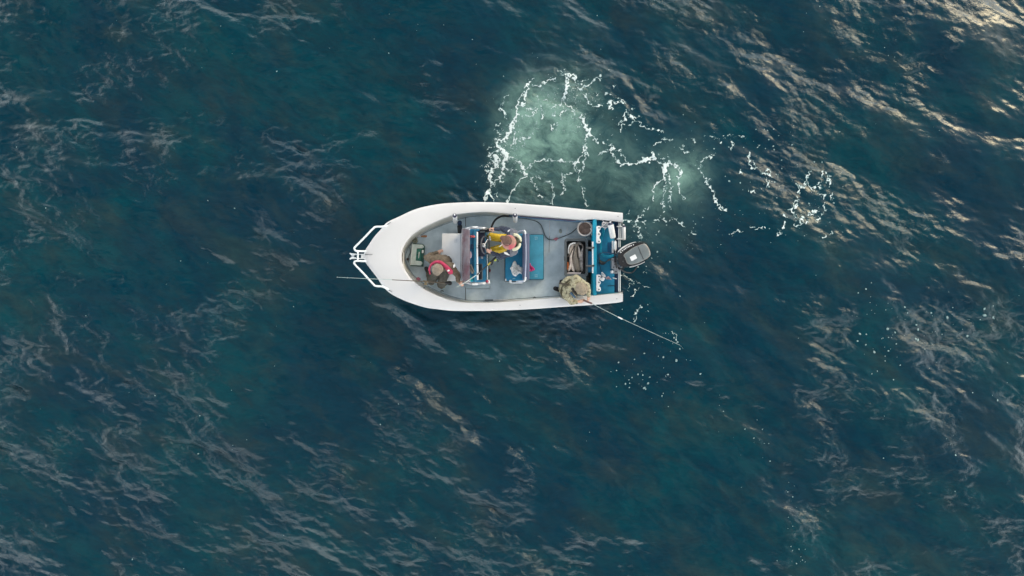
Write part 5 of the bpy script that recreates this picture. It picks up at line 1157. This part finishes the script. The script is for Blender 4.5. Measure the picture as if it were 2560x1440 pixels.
def v1_(bm):
    P = catmull([W(1075, 684, 1.24), W(1073.5, 673, 1.28), W(1078, 662, 1.33), W(1088, 655.5, 1.36), W(1099, 655.5, 1.38), W(1108, 661, 1.36), W(1119, 671, 1.33), W(1126, 680, 1.26)], 4)
    for i, (a, b) in enumerate(zip(P, P[1:])): add_caps(bm, a, b, .020 + .042 * (i / len(P)) ** 1.3, .020 + .042 * ((i + 1) / len(P)) ** 1.3, n=10)
clay('life_vest', v1_, M_VEST, p1, .009, 3, .012, .05)
M_REFL = mat('reflective_white', (.80, .80, .80), .5, var=.05)
def patch(name, pix, z, parent, m=M_REFL, th=.03): return prism(name, pix, z - th, z, m, parent, .004)
patch('vest_label', rot_pts(rrect(1118, 674.5, 1124, 678.5, 1.5), 1121, 676.5, -20), 1.415, p1)
patch('sleeve_patch', [(1133, 662), (1137.5, 659.5), (1138, 664), (1135, 669.5), (1132.5, 668)], 1.315, p1)

# --- helmsman in yellow bib trousers and a brimmed hat
p2 = person(W(1265, 608, .30), 'man in red-brimmed hat, navy jacket and yellow bib trousers at the steering wheel', None)
J2 = dict(pel=(1276, 606, .86), ch=(1272, 605, 1.24), nk=(1269, 604, 1.46), hd=(1265, 602.5, 1.58), sR=(1277, 580, 1.34), eR=(1256, 571.5, 1.14), wR=(1238, 573, 1.17), hR=(1229, 573.5, 1.20),
          sL=(1278, 631, 1.34), eL=(1252, 642, 1.12), wL=(1230, 632, 1.20), hL=(1217, 625, 1.24), kR=(1228, 592, .86), aR=(1226, 593, .42), kL=(1232, 626, .86), aL=(1228, 628, .42))
r_ = {k: W(*v) for k, v in J2.items()}
hR2, hL2 = W(1272, 598, .86), W(1272, 616, .86)
def b2(bm):
    add_caps(bm, r_['pel'], r_['ch'], .13, .14); add_caps(bm, r_['ch'], r_['nk'], .13, .055); add_caps(bm, r_['nk'], r_['hd'], .055, .05); headshape(bm, r_['hd'], (-1, -.1, -.25), (-.2, 0, 1))
    for s_, e_, w_ in (('sL', 'eL', 'wL'), ('sR', 'eR', 'wR')): add_caps(bm, r_[s_], r_[e_], .05, .04); add_caps(bm, r_[e_], r_[w_], .04, .028)
    for h_, k_, a_ in ((hR2, 'kR', 'aR'), (hL2, 'kL', 'aL')): add_caps(bm, h_, r_[k_], .08, .055); add_caps(bm, r_[k_], r_[a_], .052, .035)
    for a_, t_ in ((r_['aR'], W(1212, 594, .36)), (r_['aL'], W(1213, 630, .36))): add_caps(bm, a_, t_, .04, .033)
    hand(bm, r_['wL'], r_['hL'], (-.2, .25, -1), curl=.75, side=-1); hand(bm, r_['wR'], r_['hR'], (0, 0, -1), curl=.7, side=1)
clay('body', b2, mat('skin_pale', (.70, .42, .33), .5, var=.1, vscale=20), p2, .0075, 2)
M_JNV = mat('navy_jacket', (.040, .052, .090), .75, var=.25, vscale=10, bump=.6, bscale=30)
M_JGR = mat('grey_jacket', (.16, .17, .21), .75, var=.2, vscale=10, bump=.6, bscale=30)
def two(o):
    me = o.data; me.materials.append(M_JGR); n = len(me.polygons); c = np.empty(n * 3); me.polygons.foreach_get('center', c); c = c.reshape(-1, 3) + np.array(wloc(o))
    lim = W(1275, 605, 1.3).x; me.polygons.foreach_set('material_index', (c[:, 0] > lim).astype(np.int32)); me.update()
def j2(bm):
    add_caps(bm, W(1278, 606, .98), W(1274, 605, 1.26), .175, .18); add_caps(bm, r_['sL'], r_['sR'], .095, .095); add_caps(bm, W(1284, 584, 1.30), W(1284, 627, 1.30), .10, .10)
    for s_, e_, w_ in (('sL', 'eL', 'wL'), ('sR', 'eR', 'wR')): add_caps(bm, r_[s_], r_[e_], .088, .062); add_caps(bm, r_[e_], r_[w_], .062, .045)
clay('jacket', j2, M_JNV, p2, .012, 5, .035, .075, two)
M_YLW = mat('yellow_oilskin', (.72, .47, .01), .45, var=.2, vscale=8, bump=.5, bscale=25)
def t2(bm):
    add_caps(bm, hR2, hL2, .13, .13)
    for h_, k_, a_ in ((hR2, 'kR', 'aR'), (hL2, 'kL', 'aL')): add_caps(bm, h_, r_[k_], .105, .088); add_caps(bm, r_[k_], r_[a_], .082, .07)
clay('bib_trousers', t2, M_YLW, p2, .012, 4, .03, .08)
def bo2(bm):
    for a_, t_ in ((r_['aR'], W(1209, 594, .37)), (r_['aL'], W(1210, 630, .37))): add_caps(bm, a_ + Vector((0, 0, -.03)), t_, .055, .048)
clay('boots', bo2, M_BLK, p2, .01, 3)
patch('knee_patch', [(1222, 590), (1225, 589), (1228, 600), (1226, 602), (1223, 600)], .955, p2)
M_CRM = mat('cream_vest', (.70, .68, .50), .6, var=.1, bump=.3)
def vs2(bm):
    for P in (catmull([W(1286, 587, 1.41), W(1292, 588, 1.41), W(1299, 594, 1.38), W(1301, 601, 1.34)], 4), catmull([W(1299, 611, 1.36), W(1297, 617, 1.40), W(1291, 622, 1.42), W(1284, 624, 1.42)], 4)):
        for a, b in zip(P, P[1:]): add_caps(bm, a, b, .036, .036, n=10)
clay('life_vest', vs2, M_CRM, p2, .009, 3)
def st2(bm):
    add_caps(bm, W(1288, 604, 1.43), W(1301, 606, 1.33), .04, .03); add_caps(bm, W(1293, 597, 1.40), W(1292, 612, 1.40), .03, .03)
clay('vest_strap', st2, mat('olive_strap', (.055, .055, .03), .8, bump=.6), p2, .010, 3, .02, .03)
patch('reflective_patch', [(1268, 578), (1273, 574), (1280, 573.5), (1282, 577), (1277, 578), (1270, 580)], 1.42, p2)
patch('reflective_patch', [(1259.5, 629), (1265, 630.5), (1275, 634), (1275, 638.5), (1268, 637.5), (1261, 634.5)], 1.40, p2)
HT = r_['hd'] + Vector((.05, 0, .06)); ha = Vector((-.06, .05, 1))
M_BRIM = mat('red_felt_brim', (.56, .10, .14), .8, var=.22, vscale=5, ramp=(.50, .64), col2=(.46, .25, .20), bump=.4)
hat = lathe('hat_brim', [(.06, .004), (.10, .002), (.140, -.004), (.162, -.018), (.158, -.026), (.135, -.012), (.06, -.006)], W(1272, 605.5, 1.60), ha, M_BRIM, p2, 40)
M_CRWN = mat('brown_felt', (.17, .095, .075), .85, var=.2, vscale=12, bump=.5)
def hc2(bm):
    add_ell(bm, W(1265.5, 600, 1.66), (.106, .098, .09)); add_ell(bm, W(1257, 595, 1.68), (.06, .055, .06)); add_ell(bm, W(1273, 603, 1.69), (.065, .065, .065))
clay('hat_crown', hc2, M_CRWN, p2, .008, 2, .014, .05)
lathe('hat_band', [(.100, 0), (.107, 0), (.107, .014), (.100, .014)], W(1267, 601.5, 1.61), ha, M_BLK, p2, 30)
tube('chin_cord', [W(1256, 610, 1.62), W(1252, 614, 1.58), W(1248, 617, 1.52)], .006, M_REFL, p2, 6)

# --- man in camouflage kneeling at the stern, leaning on the side deck with his rod
M_CAMO = mat('camo_cloth', (.34, .30, .20), .9, var=.3, vscale=16, bump=.6, bscale=30)
nt = M_CAMO.node_tree; cr_ = [n for n in nt.nodes if n.type == 'VALTORGB'][0]
cr_.color_ramp.interpolation = 'CONSTANT'
els = cr_.color_ramp.elements; els[0].position = 0; els[0].color = (.14, .13, .085, 1); els[1].position = .43; els[1].color = (.34, .30, .20, 1)
for p_, c_ in ((.50, (.44, .41, .29)), (.56, (.27, .25, .15)), (.62, (.50, .46, .35))):
    e_ = els.new(p_); e_.color = (*c_, 1)
p3 = person(W(1425, 722, .30), 'man in camouflage kneeling near the stern, leaning over the side deck', None)
J3 = dict(pel=(1416, 722, .68), ch=(1430, 720, 1.02), nk=(1442, 720, 1.18), hd=(1452, 722, 1.28), sA=(1440, 700, 1.08), eA=(1468, 716, 1.0), wA=(1471, 738, 1.0), hA=(1471, 749, .99), sB=(1424, 742, 1.08), eB=(1430, 755, .98), wB=(1446, 754, .99), hB=(1457, 752, .99),
          kA=(1442, 712, .42), aA=(1418, 706, .36), kB=(1432, 732, .44), aB=(1402, 726, .36))
t_ = {k: W(*v) for k, v in J3.items()}
hA3, hB3 = W(1416, 714, .66), W(1416, 730, .66)
def b3(bm):
    add_caps(bm, t_['pel'], t_['ch'], .13, .14); add_caps(bm, t_['ch'], t_['nk'], .13, .055); add_caps(bm, t_['nk'], t_['hd'], .055, .05); headshape(bm, t_['hd'], (.6, -.6, -.8), (.3, -.3, 1))
    for s_, e_, w_ in (('sA', 'eA', 'wA'), ('sB', 'eB', 'wB')): add_caps(bm, t_[s_], t_[e_], .05, .04); add_caps(bm, t_[e_], t_[w_], .04, .030)
    for h_, k_, a_ in ((hA3, 'kA', 'aA'), (hB3, 'kB', 'aB')): add_caps(bm, h_, t_[k_], .08, .055); add_caps(bm, t_[k_], t_[a_], .052, .035)
    for a_, x_ in ((t_['aA'], W(1406, 704, .35)), (t_['aB'], W(1389, 722, .36))): add_caps(bm, a_, x_, .04, .033)
    hand(bm, t_['wA'], t_['hA'], (-.6, 0, -1), curl=.8, side=1); hand(bm, t_['wB'], t_['hB'], (0, .5, -1), curl=.7, side=-1)
clay('body', b3, mat('skin_tan', (.64, .38, .27), .5, var=.1, vscale=20), p3, .0075, 2)
def j3(bm):
    add_caps(bm, W(1417, 722, .72), W(1430, 720, 1.00), .19, .20); add_caps(bm, t_['sA'], t_['sB'], .125, .11); add_ell(bm, W(1426, 712, .94), (.22, .20, .18), (0, 0, 20)); add_caps(bm, t_['ch'], t_['nk'], .17, .10)
    add_caps(bm, t_['sA'], t_['eA'], .105, .078); add_caps(bm, t_['eA'], t_['wA'], .075, .050)
    add_caps(bm, W(1416, 738, .98), t_['eB'], .10, .070); add_caps(bm, t_['eB'], W(1441, 755, .99), .068, .050)
clay('jacket', j3, M_CAMO, p3, .012, 5, .045, .08)
def t3(bm):
    add_caps(bm, hA3, hB3, .15, .15)
    for h_, k_, a_ in ((hA3, 'kA', 'aA'), (hB3, 'kB', 'aB')): add_caps(bm, h_, t_[k_], .11, .09); add_caps(bm, t_[k_], t_[a_], .085, .065)
clay('trousers', t3, M_CAMO, p3, .012, 4, .03, .08)
def bo3(bm):
    for a_, x_ in ((t_['aA'], W(1404, 704, .36)), (t_['aB'], W(1388, 721, .37))): add_caps(bm, a_, x_, .055, .052)
clay('boots', bo3, M_BLK, p3, .01, 3)
M_HATB = mat('faded_hat', (.33, .27, .20), .9, var=.25, vscale=16, bump=.5, bscale=50, col2=(.20, .165, .12))
def h3(bm):
    add_ell(bm, W(1452, 719, 1.32), (.125, .118, .105), (0, 0, 20)); add_ell(bm, W(1456, 724, 1.26), (.14, .13, .045), (10, 10, 0))
clay('hat', h3, M_HATB, p3, .008, 3, .025, .06)
def sp3(bm):
    P = catmull([W(1425, 699, 1.16), W(1414, 708, 1.12), W(1405, 718, 1.0), W(1402, 732, .92), W(1408, 745, .95)], 4)
    for a, b in zip(P, P[1:]): add_caps(bm, a, b, .022, .022, n=8)
clay('shoulder_strap', sp3, mat('strap_olive', (.10, .09, .055), .8), p3, .008, 2)
prism('strap_buckle', rot_pts([(1398, 707.5), (1421.5, 707.5), (1421.5, 712), (1398, 712)], 1410, 710, 9), 1.10, 1.20, mat('strap_dark', (.06, .05, .035), .8), p3, .01)
def cl3(bm): add_caps(bm, W(1428, 733, 1.20), W(1437, 743, 1.17), .028, .024)
clay('blue_neck_cloth', cl3, mat('slate_blue_cloth', (.07, .13, .20), .8), p3, .008, 2, .01, .03)
def nk3(bm): add_caps(bm, W(1431, 722, 1.235), W(1441, 736, 1.215), .032, .028)
clay('dark_collar', nk3, mat('collar_dark', (.035, .03, .025), .9), p3, .008, 2, .01, .03)

# --- the two rods that are held
M_RODL = mat('rod_light', (.36, .46, .46), .35, var=.1)
M_RODD = mat('rod_bronze', (.10, .075, .05), .4)
ra = empty('fishing_rod', W(1063, 706, 1.0), 'fishing rod held by the man in brown, pointing out over the bow', 'fishing rod', 'fishing rods')
tube('butt_grip', [W(1126, 708, .92), W(1112, 707.5, .96)], .020, M_BLK, ra, 8)
tube('handle', [W(1112, 707.5, .96), W(1060, 703.6, 1.16)], .014, M_RODD, ra, 8)
tube('lower_blank', [W(1060, 703.6, 1.16), W(980, 699.5, 1.3)], [.010, .008], M_RODD, ra, 6)
tube('upper_blank', [W(980, 699.5, 1.3), W(843, 693, 1.5)], [.006, .005], M_RODL, ra, 6)
for x, y, z in ((1035, 702, 1.2), (1000, 700.3, 1.27), (960, 698.5, 1.33), (915, 696.3, 1.4), (868, 694.2, 1.47), (843, 693, 1.5)):
    lathe('line_guide', [(.010, -.004), (.017, 0), (.010, .004), (.010, -.004)], W(x, y, z - .01), (1, 0, .15), M_STEEL, ra, 10)
M_BRS = mat('brass_reel', (.32, .25, .15), .35, metal=.6, var=.3, vscale=30)
rw_ = lathe('reel', [(0, 0), (.048, 0), (.052, .012), (.030, .018), (.030, .055), (.052, .060), (.048, .075), (0, .08)], W(1064, 711, 1.06), (.1, 1, .25), M_BRS, ra, 20)
tube('reel_handle', [W(1058, 702, 1.16), W(1070, 703, 1.17), W(1070, 708, 1.18)], .010, M_BRS, ra, 8)
rc = empty('fishing_rod', W(1468, 752, 1.0), 'fishing rod held by the man in camouflage, reaching over the water off the stern', 'fishing rod', 'fishing rods')
tube('grip', [W(1458, 750, 1.02), W(1480, 759, 1.05)], .022, mat('grip_brown', (.16, .08, .07), .6), rc, 10)
tube('lower_blank', [W(1480, 759, 1.05), W(1548, 794, 1.1)], [.007, .006], M_RODL, rc, 6)
tube('ferrule', [W(1545, 792.5, 1.1), W(1556, 798, 1.1)], .015, M_WPL, rc, 8)
tube('upper_blank', [W(1548, 794, 1.1), W(1640, 836, 1.1), W(1700, 863, 1.05)], [.0055, .005, .004], M_RODL, rc, 6)
for x, y in ((1500, 769), (1525, 782), (1600, 818), (1660, 845), (1678, 852)): lathe('line_guide', [(.008, -.004), (.016, 0), (.008, .004), (.008, -.004)], W(x, y, 1.085), (1, -.5, 0), M_STEEL, rc, 10)
grp(tube('fishing_line', [W(1700, 863, 1.05), W(1705, 868, .5), W(1708, 872, .02)], .0025, M_RODL, None, 4), 'thin fishing line dropping from the stern rod tip to the water', 'line')
